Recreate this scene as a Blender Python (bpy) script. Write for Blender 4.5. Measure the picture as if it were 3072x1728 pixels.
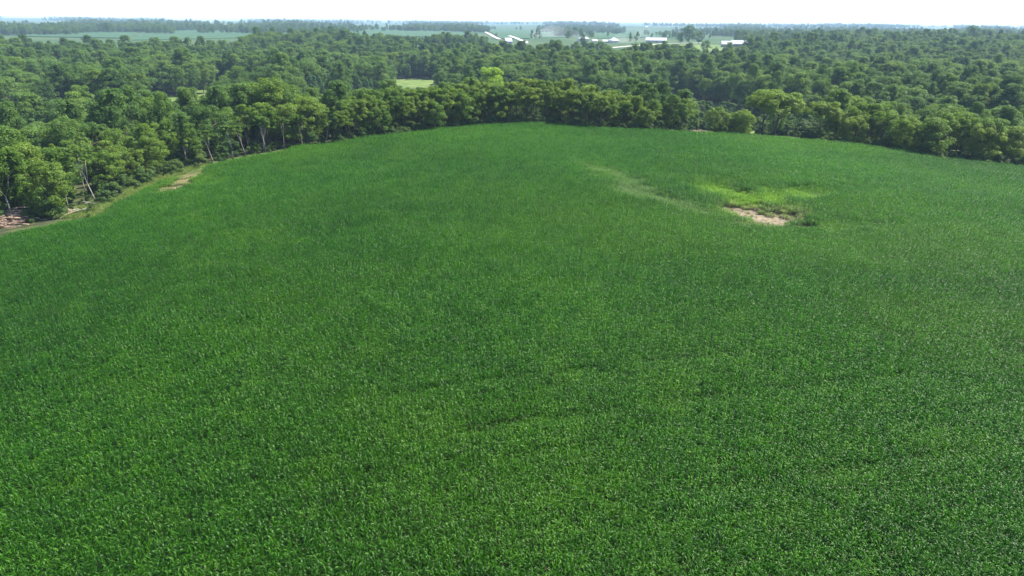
import bpy, math, random
import numpy as np
from mathutils import Vector, Matrix, Quaternion

for o in list(bpy.data.objects):
    bpy.data.objects.remove(o, do_unlink=True)
SC = bpy.context.scene
COL = SC.collection
R = math.radians
rng = np.random.default_rng(7)
random.seed(7)

# ------------------------------------------------------------------ camera
CAM_H = 33.0
PITCH = 21.35
ROLL = 0.475
FPX = 2048.0                      # focal length in pixels of the 3072-wide photograph
cam = bpy.data.cameras.new('camera')
cam.sensor_width = 36.0
cam.lens = 24.0
cam.clip_start = 0.5
cam.clip_end = 60000.0
camo = bpy.data.objects.new('camera', cam)
COL.objects.link(camo)
CM3 = Matrix.Rotation(R(90 - PITCH), 3, 'X') @ Matrix.Rotation(R(ROLL), 3, 'Z')
camo.matrix_world = Matrix.Translation((0, 0, CAM_H)) @ CM3.to_4x4()
SC.camera = camo

# ------------------------------------------------------------------ sky, sun, exposure
SUN_AZ, SUN_EL = 74.0, 54.0       # azimuth clockwise from the viewing direction
world = bpy.data.worlds.new('World')
SC.world = world
world.use_nodes = True
wn = world.node_tree.nodes
wl = world.node_tree.links
wn.clear()
sky = wn.new('ShaderNodeTexSky')
sky.sky_type = 'NISHITA'
sky.sun_disc = False
sky.sun_elevation = R(SUN_EL)
sky.sun_rotation = R(SUN_AZ)
sky.altitude = 250
sky.air_density = 1.0
sky.dust_density = 0.4
sky.ozone_density = 2.0
bg = wn.new('ShaderNodeBackground')
bg.inputs['Strength'].default_value = 0.10
wo = wn.new('ShaderNodeOutputWorld')
wl.new(sky.outputs[0], bg.inputs['Color'])
wl.new(bg.outputs[0], wo.inputs['Surface'])

sun = bpy.data.lights.new('sun', 'SUN')
sun.energy = 5.0
sun.angle = R(0.53)
sun.color = (1.0, 0.95, 0.86)
suno = bpy.data.objects.new('sun', sun)
COL.objects.link(suno)
tosun = Vector((math.sin(R(SUN_AZ)) * math.cos(R(SUN_EL)), math.cos(R(SUN_AZ)) * math.cos(R(SUN_EL)), math.sin(R(SUN_EL))))
suno.rotation_euler = tosun.to_track_quat('Z', 'Y').to_euler()
suno.location = tosun * 300

SC.view_settings.view_transform = 'Standard'
SC.view_settings.look = 'None'
SC.view_settings.gamma = 1.0
SC.view_settings.exposure = 1.68
SC.view_settings.use_curve_mapping = False
SC.render.engine = 'CYCLES'
SC.cycles.max_bounces = 6
SC.cycles.diffuse_bounces = 3
SC.cycles.glossy_bounces = 1
SC.cycles.transmission_bounces = 3
SC.cycles.volume_bounces = 0
SC.cycles.use_denoising = True
SC.cycles.caustics_reflective = False
SC.cycles.caustics_refractive = False

# ------------------------------------------------------------------ helpers: tags, meshes
def tag(o, label=None, cat=None, group=None, kind=None):
    if label: o['label'] = label
    if cat: o['category'] = cat
    if group: o['group'] = group
    if kind: o['kind'] = kind
    return o

def link(name, data, parent=None, loc=None):
    o = bpy.data.objects.new(name, data)
    COL.objects.link(o)
    if parent is not None: o.parent = parent
    if loc is not None: o.location = loc
    return o

def empty(name, loc, rz=0.0, scale=1.0):
    o = bpy.data.objects.new(name, None)
    o.empty_display_size = 0.5
    COL.objects.link(o)
    o.location = loc
    o.rotation_euler = (0, 0, rz)
    o.scale = (scale, scale, scale) if not isinstance(scale, (tuple, list)) else scale
    return o

def np_mesh(name, verts, faces, mat=None, tint=None, matidx=None, smooth=False):
    """verts (N,3); faces: (M,k) array or list of lists"""
    me = bpy.data.meshes.new(name)
    verts = np.asarray(verts, dtype=np.float32)
    if isinstance(faces, np.ndarray):
        m, k = faces.shape
        me.vertices.add(len(verts))
        me.vertices.foreach_set('co', verts.ravel())
        me.loops.add(m * k)
        me.loops.foreach_set('vertex_index', faces.astype(np.int32).ravel())
        me.polygons.add(m)
        me.polygons.foreach_set('loop_start', (np.arange(m) * k).astype(np.int32))
    else:
        me.from_pydata([tuple(map(float, v)) for v in verts], [], faces)
    mats = mat if isinstance(mat, (list, tuple)) else [mat]
    for mm in mats:
        if mm is not None: me.materials.append(mm)
    if matidx is not None:
        me.polygons.foreach_set('material_index', np.asarray(matidx, dtype=np.int32))
    if tint is not None:
        a = me.attributes.new('tint', 'FLOAT', 'POINT')
        a.data.foreach_set('value', np.asarray(tint, dtype=np.float32))
    me.update(calc_edges=True)
    if smooth:
        me.polygons.foreach_set('use_smooth', np.ones(len(me.polygons), dtype=bool))
    return me

class MB:
    """collects quads (lists of verts and quad faces)"""
    def __init__(self):
        self.v, self.f = [], []
    def quad(self, a, b, c, d):
        n = len(self.v); self.v += [a, b, c, d]; self.f.append([n, n+1, n+2, n+3])
    def poly(self, pts):
        n = len(self.v); self.v += list(pts); self.f.append(list(range(n, n+len(pts))))
    def box(self, x0, x1, y0, y1, z0, z1):
        n = len(self.v)
        self.v += [(x0,y0,z0),(x1,y0,z0),(x1,y1,z0),(x0,y1,z0),(x0,y0,z1),(x1,y0,z1),(x1,y1,z1),(x0,y1,z1)]
        for f in ((0,3,2,1),(4,5,6,7),(0,1,5,4),(1,2,6,5),(2,3,7,6),(3,0,4,7)):
            self.f.append([n+i for i in f])
    def tube(self, pts, rad, sides=6):
        n0 = len(self.v)
        pts = [Vector(p) for p in pts]
        for i, p in enumerate(pts):
            d = (pts[min(i+1, len(pts)-1)] - pts[max(i-1, 0)]).normalized()
            a = d.cross(Vector((0.31, 0.95, 0.07)))
            if a.length < 1e-3: a = d.cross(Vector((1, 0, 0)))
            a.normalize(); b = d.cross(a)
            for k in range(sides):
                t = 2*math.pi*k/sides
                q = p + (a*math.cos(t) + b*math.sin(t))*rad[i]
                self.v.append((q.x, q.y, q.z))
        for i in range(len(pts)-1):
            for k in range(sides):
                k2 = (k+1) % sides
                self.f.append([n0+i*sides+k, n0+i*sides+k2, n0+(i+1)*sides+k2, n0+(i+1)*sides+k])
        self.f.append([n0+k for k in reversed(range(sides))])
        self.f.append([n0+(len(pts)-1)*sides+k for k in range(sides)])
    def mesh(self, name, mat, smooth=False):
        return np_mesh(name, np.array(self.v), self.f, mat, smooth=smooth)
    def build(self, name, mat, parent=None, smooth=False):
        return link(name, self.mesh(name, mat, smooth), parent)

# ------------------------------------------------------------------ materials
def new_mat(name):
    m = bpy.data.materials.new(name)
    m.use_nodes = True
    nt = m.node_tree
    nt.nodes.clear()
    return m, nt.nodes, nt.links

def N(nodes, t, **kw):
    n = nodes.new(t)
    for k, v in kw.items():
        if k == 'op': n.operation = v
        else: setattr(n, k, v)
    return n

def math_node(nodes, links, op, a, b=None, clamp=False):
    n = nodes.new('ShaderNodeMath'); n.operation = op; n.use_clamp = clamp
    for i, x in enumerate((a, b)):
        if x is None: continue
        if hasattr(x, 'type') and hasattr(x, 'links'): links.new(x, n.inputs[i])
        else: n.inputs[i].default_value = x
    return n.outputs[0]

def mix_rgb(nodes, links, fac, a, b, blend='MIX'):
    n = nodes.new('ShaderNodeMix'); n.data_type = 'RGBA'; n.blend_type = blend
    for sock, x in ((n.inputs[0], fac), (n.inputs[6], a), (n.inputs[7], b)):
        if hasattr(x, 'links'): links.new(x, sock)
        elif isinstance(x, (tuple, list)): sock.default_value = (*x, 1.0) if len(x) == 3 else x
        else: sock.default_value = x
    return n.outputs[2]

def leaf_material(name, dark, mid, light, trans=0.45, rough=0.55, spec=0.2, objvar=0.35, noise_scale=0.012, trans_tint=(1.25, 1.15, 0.45), instattr=False):
    m, nd, lk = new_mat(name)
    at = N(nd, 'ShaderNodeAttribute'); at.attribute_name = 'tint'
    oi = N(nd, 'ShaderNodeObjectInfo')
    geo = N(nd, 'ShaderNodeNewGeometry')
    nz = N(nd, 'ShaderNodeTexNoise'); nz.inputs['Scale'].default_value = noise_scale; nz.inputs['Detail'].default_value = 2.0
    lk.new(geo.outputs['Position'], nz.inputs['Vector'])
    f = math_node(nd, lk, 'MULTIPLY_ADD', at.outputs['Fac'], 0.55)
    f.node.inputs[2].default_value = 0.0
    r = math_node(nd, lk, 'MULTIPLY', oi.outputs['Random'], objvar)
    f = math_node(nd, lk, 'ADD', f, r)
    n2 = math_node(nd, lk, 'SUBTRACT', nz.outputs[0], 0.5)
    n2 = math_node(nd, lk, 'MULTIPLY', n2, 0.5)
    f = math_node(nd, lk, 'ADD', f, n2, clamp=True)
    cr = N(nd, 'ShaderNodeValToRGB')
    e = cr.color_ramp.elements
    e[0].position = 0.0; e[0].color = (*dark, 1)
    e[1].position = 1.0; e[1].color = (*light, 1)
    k = e.new(0.5); k.color = (*mid, 1)
    lk.new(f, cr.inputs[0])
    col = cr.outputs[0]
    if instattr:
        ia = N(nd, 'ShaderNodeAttribute'); ia.attribute_type = 'INSTANCER'; ia.attribute_name = 'yel'
        col = mix_rgb(nd, lk, ia.outputs['Fac'], col, (0.18, 0.31, 0.012))
        ib = N(nd, 'ShaderNodeAttribute'); ib.attribute_type = 'INSTANCER'; ib.attribute_name = 'dry'
        col = mix_rgb(nd, lk, ib.outputs['Fac'], col, (0.24, 0.30, 0.13))
    if instattr:
        ic = N(nd, 'ShaderNodeAttribute'); ic.attribute_type = 'INSTANCER'; ic.attribute_name = 'tan'
        col = mix_rgb(nd, lk, ic.outputs['Fac'], col, (0.36, 0.30, 0.17))
    p = N(nd, 'ShaderNodeBsdfPrincipled')
    lk.new(col, p.inputs['Base Color'])
    p.inputs['Roughness'].default_value = rough
    p.inputs['Specular IOR Level'].default_value = spec
    tr = N(nd, 'ShaderNodeBsdfTranslucent')
    tcol = mix_rgb(nd, lk, 1.0, col, trans_tint, 'MULTIPLY')
    lk.new(tcol, tr.inputs['Color'])
    mx = N(nd, 'ShaderNodeMixShader'); mx.inputs[0].default_value = trans
    lk.new(p.outputs[0], mx.inputs[1]); lk.new(tr.outputs[0], mx.inputs[2])
    out = N(nd, 'ShaderNodeOutputMaterial')
    lk.new(mx.outputs[0], out.inputs['Surface'])
    return m

def noise_material(name, c1, c2, scale=1.0, rough=0.9, detail=4.0, bump=0.0, spec=0.2, objvar=0.0):
    m, nd, lk = new_mat(name)
    geo = N(nd, 'ShaderNodeNewGeometry')
    nz = N(nd, 'ShaderNodeTexNoise'); nz.inputs['Scale'].default_value = scale; nz.inputs['Detail'].default_value = detail
    lk.new(geo.outputs['Position'], nz.inputs['Vector'])
    f = math_node(nd, lk, 'MULTIPLY_ADD', nz.outputs[0], 2.2); f.node.inputs[2].default_value = -0.6; f.node.use_clamp = True
    col = mix_rgb(nd, lk, f, c1, c2)
    p = N(nd, 'ShaderNodeBsdfPrincipled')
    lk.new(col, p.inputs['Base Color'])
    p.inputs['Roughness'].default_value = rough
    p.inputs['Specular IOR Level'].default_value = spec
    if bump:
        b = N(nd, 'ShaderNodeBump'); b.inputs['Strength'].default_value = bump
        lk.new(nz.outputs[0], b.inputs['Height']); lk.new(b.outputs[0], p.inputs['Normal'])
    out = N(nd, 'ShaderNodeOutputMaterial')
    lk.new(p.outputs[0], out.inputs['Surface'])
    return m

M = {}
M['corn'] = leaf_material('corn_leaf', (0.006, 0.032, 0.002), (0.034, 0.126, 0.004), (0.145, 0.300, 0.016), trans=0.45, rough=0.42, spec=0.22, objvar=0.16, noise_scale=0.018, trans_tint=(1.0, 1.35, 0.4), instattr=True)
M['broad'] = leaf_material('broad_leaf', (0.038, 0.088, 0.012), (0.090, 0.165, 0.020), (0.16, 0.235, 0.032))
M['locust'] = leaf_material('locust_leaf', (0.070, 0.13, 0.016), (0.12, 0.195, 0.024), (0.18, 0.24, 0.036))
M['lime'] = leaf_material('lime_leaf', (0.17, 0.29, 0.02), (0.23, 0.36, 0.026), (0.30, 0.42, 0.036), objvar=0.0)
M['edge'] = leaf_material('edge_leaf', (0.055, 0.12, 0.012), (0.105, 0.185, 0.018), (0.17, 0.24, 0.028))
M['wood'] = leaf_material('woodland_leaf', (0.034, 0.082, 0.018), (0.082, 0.158, 0.028), (0.15, 0.23, 0.042), objvar=0.45, noise_scale=0.010)
M['willow'] = leaf_material('willow_leaf', (0.06, 0.14, 0.045), (0.09, 0.19, 0.06), (0.13, 0.23, 0.07), objvar=0.2)
M['scrub'] = leaf_material('scrub_leaf', (0.03, 0.07, 0.016), (0.065, 0.125, 0.025), (0.12, 0.17, 0.04), objvar=0.5)
M['grass'] = leaf_material('grass_blade', (0.07, 0.13, 0.025), (0.13, 0.20, 0.035), (0.22, 0.24, 0.07), objvar=0.4, trans=0.3)
M['bark'] = noise_material('bark', (0.045, 0.036, 0.028), (0.11, 0.09, 0.07), 3.0, 0.95, bump=0.4)
M['pale_bark'] = noise_material('pale_bark', (0.22, 0.20, 0.16), (0.40, 0.37, 0.31), 3.0, 0.9, bump=0.3)
M['deadwood'] = noise_material('deadwood', (0.17, 0.11, 0.075), (0.36, 0.26, 0.19), 1.6, 0.95, bump=0.3)
M['greywood'] = noise_material('greywood', (0.20, 0.18, 0.15), (0.38, 0.35, 0.30), 1.6, 0.95)

# ------------------------------------------------------------------ terrain shape
def smooth(a, b, x):
    t = np.clip((x - a) / (b - a), 0, 1)
    return t * t * (3 - 2 * t)

def z_field(x, y):
    t = (x - 12.0) / 115.0
    z = -7.0 * (np.sqrt(1 + 2 * t * t) - 1)
    yy = np.minimum(y, 330.0)
    z = z - 0.00014 * (yy - 175.0) ** 2
    z = z + 0.45 * np.sin(x / 31.0 + 1.0) * np.sin(y / 42.0 + 0.5) + 0.3 * np.sin((x * 0.6 + y) / 23.0)
    # shallow hollow round the wash-out on the right
    z = z - 1.6 * np.exp(-(((x - 47) / 22.0) ** 2 + ((y - 118) / 20.0) ** 2))
    return z

def ray(u, v):
    d = CM3 @ Vector(((u - 1536.0) / FPX, (864.0 - v) / FPX, -1.0))
    return d

def hit(u, v, zf, tmax=16000.0):
    """where the sight line through a point of the photograph meets the surface zf(x, y)"""
    d = ray(u, v)
    ts = np.concatenate([np.arange(20, 700, 1.0), np.geomspace(700, tmax, 3000)])
    x = d.x * ts; y = d.y * ts; z = CAM_H + d.z * ts
    g = zf(x, y)
    k = np.argmax(z < g)
    if not (z < g).any():
        k = len(ts) - 1
    if k > 0:
        a, b = z[k-1] - g[k-1], z[k] - g[k]
        t = ts[k-1] + (ts[k] - ts[k-1]) * (a / (a - b + 1e-9))
    else:
        t = ts[0]
    px, py = d.x * t, d.y * t
    return float(px), float(py), float(zf(np.array([px]), np.array([py]))[0]), t   # t = depth along the axis

# outline of the corn field in the photograph (3072 px wide) -> world
EDGE_PX = [(-60, 712), (0, 692), (60, 678), (140, 662), (205, 648), (262, 640), (290, 628), (330, 600), (380, 578), (440, 546), (500, 520), (560, 500), (640, 482), (740, 462),
           (835, 446), (930, 432), (1013, 425), (1100, 410), (1190, 402), (1290, 387), (1370, 381), (1450, 374), (1540, 371), (1620, 368), (1680, 370),
           (1720, 379), (1790, 382), (1900, 386), (2030, 391), (2150, 397), (2270, 405), (2390, 415), (2500, 425), (2600, 436), (2700, 447), (2780, 462),
           (2830, 474), (2920, 480), (3000, 492), (3072, 498), (3150, 508)]
edge_w = [hit(u, v, lambda x, y: z_field(x, y) + 1.7)[:2] for u, v in EDGE_PX]   # the line of the corn tops
POLY = np.array([(-175, 40), (-150, 95)] + edge_w + [(235, 160), (260, 40), (200, -120), (-160, -120)])

def poly_dist(x, y):
    """signed distance to the corn field outline: positive outside"""
    x = np.asarray(x, dtype=float); y = np.asarray(y, dtype=float)
    best = np.full(x.shape, 1e18); inside = np.zeros(x.shape, dtype=bool)
    n = len(POLY)
    for i in range(n):
        ax, ay = POLY[i]; bx, by = POLY[(i + 1) % n]
        dx, dy = bx - ax, by - ay
        t = np.clip(((x - ax) * dx + (y - ay) * dy) / (dx * dx + dy * dy), 0, 1)
        best = np.minimum(best, (x - ax - t * dx) ** 2 + (y - ay - t * dy) ** 2)
        if abs(dy) > 1e-9:
            c = ((ay > y) != (by > y)) & (x < dx * (y - ay) / dy + ax)
            inside ^= c
    d = np.sqrt(best)
    return np.where(inside, -d, d)

def z_ground(x, y):
    x = np.asarray(x, dtype=float); y = np.asarray(y, dtype=float)
    r = np.hypot(x, y)
    s = np.maximum(poly_dist(x, y), 0)
    az = np.degrees(np.arctan2(x, np.maximum(y, 1e-3)))
    zf = np.maximum(z_field(x, y), -9.0 + 0 * x)
    near = zf - (14.5 + np.minimum(zf, 0)) * smooth(0, 125, s)
    near = near + 1.6 * smooth(60, 200, s) * np.sin(x / 71.0 + 0.7) * np.sin(y / 83.0)
    plat = -1.5 + 2.5 * smooth(900, 1900, r)
    roll = smooth(1300, 2600, r) * (3.0 * np.sin(x / 610.0 + 0.4) * np.sin(y / 740.0 + 1.1) + 2.2 * np.sin((x + 0.5 * y) / 390.0))
    far = smooth(3200, 9000, r) * (7.0 + 8.0 * np.sin(x / 2300.0 + 1.2) * np.sin(y / 1900.0) + 5 * np.sin(az / 3.1))
    rise = smooth(690, 960, r)
    rr = smooth(10, 30, az)                      # the wooded rise on the right climbs later
    rise = rise * (1 - rr) + smooth(620, 1250, r) * rr
    return near * (1 - rise) + (plat + roll + far) * rise

def ground_hit(u, v):
    return hit(u, v, z_ground)

# ------------------------------------------------------------------ ground sheet
def build_ground():
    rad = np.concatenate([np.linspace(0, 20, 5)[1:], np.arange(24, 330, 3.0), np.geomspace(335, 15500, 150)])
    na = 520
    ang = np.concatenate([np.linspace(-55, 55, 400), np.linspace(55, 305, na - 400 + 2)[1:-1]])
    A, Rr = np.meshgrid(np.radians(ang), rad)
    X = Rr * np.sin(A); Y = Rr * np.cos(A)
    nr, nc = X.shape
    Z = z_ground(X.ravel(), Y.ravel())
    V = np.column_stack([X.ravel(), Y.ravel(), Z])
    V = np.vstack([V, [[0, 0, float(z_ground(np.array([0.0]), np.array([0.0]))[0])]]])
    i, j = np.meshgrid(np.arange(nr - 1), np.arange(nc), indexing='ij')
    j2 = (j + 1) % nc
    F = np.stack([i * nc + j, (i + 1) * nc + j, (i + 1) * nc + j2, i * nc + j2], -1).reshape(-1, 4)
    c = len(V) - 1
    jj = np.arange(nc)
    F = np.vstack([F, np.stack([np.full(nc, c), jj, (jj + 1) % nc, (jj + 1) % nc], -1)[:, [0, 1, 2, 3]]])
    me = bpy.data.meshes.new('ground')
    faces = F[:-nc].tolist() + [[c, int(a), int((a + 1) % nc)] for a in jj]
    me.from_pydata(V.tolist(), [], faces)
    x, y = V[:, 0], V[:, 1]
    s = poly_dist(x, y); r = np.hypot(x, y)
    soil = 1 - smooth(-1.0, 1.5, s)
    farm = smooth(820, 1000, r)
    mead = np.zeros(len(V))
    for (cx, cy, ax, ay, rot) in CLEARINGS:
        e = ell(x, y, cx, cy, ax, ay, rot)
        mead = np.maximum(mead, 1 - smooth(0.75, 1.15, e))
    az = np.degrees(np.arctan2(x, np.maximum(y, 1e-3)))
    g0 = np.interp(az, *GAP0); g1 = np.interp(az, *GAP1)
    mead = np.maximum(mead, smooth(0, 15, r - g0) * smooth(0, 15, g1 - r) * (y > 0) * 0.85)
    mead = np.maximum(mead, np.where((s > 0) & (x > edge_w[6][0] - 2), 1 - smooth(3, 9, s), 0) * 0.8)
    ca = me.color_attributes.new('zone', 'FLOAT_COLOR', 'POINT')
    arr = np.column_stack([soil, np.clip(mead, 0, 1), farm, np.ones(len(V))]).astype(np.float32)
    ca.data.foreach_set('color', arr.ravel())
    bare = np.zeros(len(V))
    for e, k in TAN: bare = np.maximum(bare, k * (1 - smooth(0.7, 1.3, ell(x, y, *e))))
    for e in BARE: bare = np.maximum(bare, 1 - smooth(0.8, 1.3, ell(x, y, *e)))
    ba = me.attributes.new('bare', 'FLOAT', 'POINT'); ba.data.foreach_set('value', bare.astype(np.float32))
    me.polygons.foreach_set('use_smooth', np.ones(len(me.polygons), dtype=bool))
    m, nd, lk = new_mat('ground_cover')
    at = N(nd, 'ShaderNodeAttribute'); at.attribute_name = 'zone'
    sep = N(nd, 'ShaderNodeSeparateColor'); lk.new(at.outputs['Color'], sep.inputs[0])
    geo = N(nd, 'ShaderNodeNewGeometry')
    def noise(scale, det=4.0):
        n = N(nd, 'ShaderNodeTexNoise'); n.inputs['Scale'].default_value = scale; n.inputs['Detail'].default_value = det
        lk.new(geo.outputs['Position'], n.inputs['Vector']); return n.outputs[0]
    def ramp(f, a, b, lo=0.35, hi=0.65):
        c_ = N(nd, 'ShaderNodeValToRGB'); c_.color_ramp.elements[0].position = lo; c_.color_ramp.elements[1].position = hi
        c_.color_ramp.elements[0].color = (*a, 1); c_.color_ramp.elements[1].color = (*b, 1); lk.new(f, c_.inputs[0]); return c_.outputs[0]
    floor = ramp(noise(0.35), (0.028, 0.032, 0.015), (0.06, 0.07, 0.025))
    mead_c = ramp(noise(0.12, 6), (0.06, 0.105, 0.024), (0.125, 0.155, 0.045))
    soil_c = ramp(noise(2.6, 6), (0.035, 0.028, 0.02), (0.08, 0.064, 0.046), 0.25, 0.75)
    bt = N(nd, 'ShaderNodeAttribute'); bt.attribute_name = 'bare'
    dry_c = ramp(noise(1.6, 7), (0.085, 0.068, 0.044), (0.215, 0.178, 0.118), 0.3, 0.7)
    soil_c = mix_rgb(nd, lk, bt.outputs['Fac'], soil_c, dry_c)
    farm_c = ramp(noise(0.004, 5), (0.026, 0.055, 0.018), (0.055, 0.08, 0.028))
    c1 = mix_rgb(nd, lk, sep.outputs[2], floor, farm_c)
    c2 = mix_rgb(nd, lk, sep.outputs[1], c1, mead_c)
    c3 = mix_rgb(nd, lk, sep.outputs[0], c2, soil_c)
    p = N(nd, 'ShaderNodeBsdfPrincipled'); p.inputs['Roughness'].default_value = 0.95; p.inputs['Specular IOR Level'].default_value = 0.1
    lk.new(c3, p.inputs['Base Color'])
    b = N(nd, 'ShaderNodeBump'); b.inputs['Strength'].default_value = 0.5; b.inputs['Distance'].default_value = 0.3
    lk.new(noise(1.2, 5), b.inputs['Height']); lk.new(b.outputs[0], p.inputs['Normal'])
    o_ = N(nd, 'ShaderNodeOutputMaterial'); lk.new(p.outputs[0], o_.inputs['Surface'])
    me.materials.append(m)
    g = link('ground', me)
    tag(g, kind='structure')
    return g

def ell(x, y, cx, cy, ax, ay, rot):
    c, s_ = math.cos(rot), math.sin(rot)
    dx, dy = x - cx, y - cy
    return np.sqrt(((dx * c + dy * s_) / ax) ** 2 + ((-dx * s_ + dy * c) / ay) ** 2)

def clearing(u, v, ax, ay, rot=0.0):
    x, y, z, t = ground_hit(u, v)
    return (x, y, ax, ay, rot)

GAP0 = ([-50, -37, -29, -22, -15, -9, -5, 0, 8, 16, 22, 27, 30, 50], [335, 335, 335, 325, 315, 345, 320, 290, 290, 300, 305, 305, 345, 350])
GAP1 = ([-50, -37, -29, -22, -15, -9, -5, 0, 8, 16, 22, 27, 30, 50], [415, 415, 415, 400, 430, 490, 485, 430, 410, 430, 395, 370, 345, 350])
CLEARINGS = [
    clearing(1232, 250, 38, 50, 0.1),      # meadow behind the centre belt
    clearing(620, 291, 38, 80, 0.0),       # small meadow in the left woods
    clearing(2128, 330, 20, 75, 0.15),     # gap in the belt
    clearing(2365, 384, 34, 34, 0.1),      # pasture behind the open trunks
    clearing(2060, 138, 90, 90, 0.0),      # lawn by the farm
    clearing(2230, 150, 75, 85, 0.0),
]
def spot(u, v, ax, ay, rot=0.0):
    x, y, z, t = ground_hit(u, v)
    return (x, y, ax, ay, rot)

BARE = [spot(2295, 660, 3.6, 5.2, 0.8), spot(2385, 690, 3.4, 1.3, -0.1), spot(2225, 640, 1.4, 3.0, 0.9),
        spot(545, 568, 2.0, 3.6, 0.3)]
PALE = [(spot(1850, 545, 4, 15, 0.5), 1.0), (spot(1905, 578, 4.5, 13, 0.7), 0.95), (spot(1960, 610, 5, 14, 0.8), 0.9)]
_a, _b = spot(515, 580, 1, 1), spot(625, 500, 1, 1)
PALE += [((_a[0] + (_b[0] - _a[0]) * t, _a[1] + (_b[1] - _a[1]) * t, 3.5, 5.0, 0.0), 1.2) for t in (0.0, 0.33, 0.66, 1.0)]
_d = math.atan2(_b[1] - _a[1], _b[0] - _a[0])
TAN = [((_a[0] + (_b[0] - _a[0]) * t, _a[1] + (_b[1] - _a[1]) * t, 6.5, 3.0, _d), 1.0) for t in (0.05, 0.5, 0.95)]
TAN += [(spot(2235, 640, 5, 4, 0.6), 0.55), (spot(2340, 652, 5, 4, 0.6), 0.45), (spot(2300, 690, 8, 3, 0.0), 0.3)]
build_ground()

# ------------------------------------------------------------------ leaf and tree builders
def leaf_quads(P, Nrm, size, rs):
    """rhombus leaves at P with normals Nrm -> verts, faces"""
    n = len(P)
    t = rs.normal(size=(n, 3)); t -= (t * Nrm).sum(1, keepdims=True) * Nrm
    t /= np.linalg.norm(t, axis=1, keepdims=True) + 1e-9
    b = np.cross(Nrm, t)
    L = (size * rs.uniform(0.6, 1.35, n))[:, None]; W = L * rs.uniform(0.5, 0.85, n)[:, None]
    v0 = P - t * L * 0.5; v2 = P + t * L * 0.5
    v1 = P + b * W * 0.5 - Nrm * L * 0.14; v3 = P - b * W * 0.5 - Nrm * L * 0.14
    V = np.stack([v0, v1, v2, v3], 1).reshape(-1, 3)
    F = np.arange(4 * n).reshape(n, 4)
    return V, F

def crown_points(seed, H, Rc, base, nclump, nleaf, kind='round'):
    rs = np.random.default_rng(seed)
    cen, rad = [], []
    p1, p2, q1, q2 = rs.uniform(0, 6.28), rs.uniform(0, 6.28), rs.uniform(0.08, 0.34), rs.uniform(0.05, 0.25)
    for k in range(nclump):
        a = rs.uniform(0, 2 * math.pi)
        h = rs.uniform(0, 1) ** 0.8
        if kind == 'round':
            prof = math.sin(math.pi * (0.12 + 0.80 * h)) ** 0.6
        elif kind == 'tall':
            prof = (math.sin(math.pi * (0.18 + 0.74 * h)) ** 0.7) * 0.85
        elif kind == 'umbrella':
            h = 0.35 + 0.65 * rs.uniform(0, 1) ** 0.55
            prof = math.sin(math.pi * (0.30 + 0.58 * h)) ** 0.5
        elif kind == 'column':
            prof = (1 - abs(2 * h - 0.75) * 0.55) * 0.7
        else:
            prof = math.cos(0.5 * math.pi * h * 0.9)
        prof *= 1 + q1 * math.sin(2 * a + p1 + 1.5 * h) + q2 * math.sin(3 * a + p2 - 2 * h)
        rr = Rc * prof * math.sqrt(rs.uniform(0.12, 1.0))
        cr = Rc * rs.uniform(0.13, 0.33) * (0.85 if kind in ('column', 'umbrella') else 1.0)
        z = base + (H - base - cr * 0.6) * h
        cen.append((rr * math.cos(a), rr * math.sin(a), z)); rad.append(cr)
    cen = np.array(cen); rad = np.array(rad)
    # lopsided crown
    sk = rs.normal(size=2) * 0.12
    cen[:, 0] += sk[0] * (cen[:, 2] - base); cen[:, 1] += sk[1] * (cen[:, 2] - base)
    w = rad ** 2; w /= w.sum()
    idx = rs.choice(nclump, nleaf, p=w)
    d = rs.normal(size=(nleaf, 3)); d[:, 2] += 0.35
    d /= np.linalg.norm(d, axis=1, keepdims=True)
    fall = rs.uniform(0.55, 1.08, nleaf) ** 0.6
    sq = np.array([1.0, 1.0, 0.68])
    P = cen[idx] + d * sq * (rad[idx] * fall)[:, None]
    P[:, 2] = np.maximum(P[:, 2], base * 0.55)
    nr = d * 0.7 + rs.normal(size=(nleaf, 3)) * 0.55 + np.array([0, 0, 0.45])
    nr /= np.linalg.norm(nr, axis=1, keepdims=True)
    ct = rs.uniform(0, 1, nclump)
    tint = np.clip(0.55 * ct[idx] + 0.45 * rs.uniform(0, 1, nleaf), 0, 1)
    return P, nr, tint, cen, rad, rs

def trunk_mb(rs, H, base, cen, r0, forks=1, lean=0.0, nlimb=6):
    mb = MB()
    tops = []
    for f in range(forks):
        a = 2 * math.pi * f / max(forks, 1) + rs.uniform(0, 1)
        sp = (0.0 if forks == 1 else rs.uniform(0.9, 1.6))
        fx, fy = math.cos(a) * sp, math.sin(a) * sp
        p = []
        n = 6
        bend = rs.normal(size=2) * 0.25
        for i in range(n):
            t = i / (n - 1)
            z = t * H * 0.8
            p.append((fx * t ** 0.8 + bend[0] * math.sin(t * 3) + lean * z, fy * t ** 0.8 + bend[1] * math.sin(t * 2.2), z - (0.4 if i == 0 else 0)))
        k = 1.0 if forks == 1 else 0.75
        mb.tube(p, [r0 * k * (1.25 if i == 0 else 1 - 0.82 * i / (n - 1)) for i in range(n)], 7)
        tops.append(p)
    order = rs.permutation(len(cen))[:nlimb]
    for c in cen[order]:
        p = tops[rs.integers(len(tops))]
        i = int(rs.integers(2, 5)); q = p[i]
        if c[2] < q[2] - 0.5: i = 2; q = p[2]
        m = ((q[0] + c[0]) * 0.5 + rs.normal() * 0.2, (q[1] + c[1]) * 0.5 + rs.normal() * 0.2, (q[2] + c[2]) * 0.5 - 0.25)
        mb.tube([q, m, tuple(c)], [r0 * 0.42, r0 * 0.28, r0 * 0.08], 5)
    return mb

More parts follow.
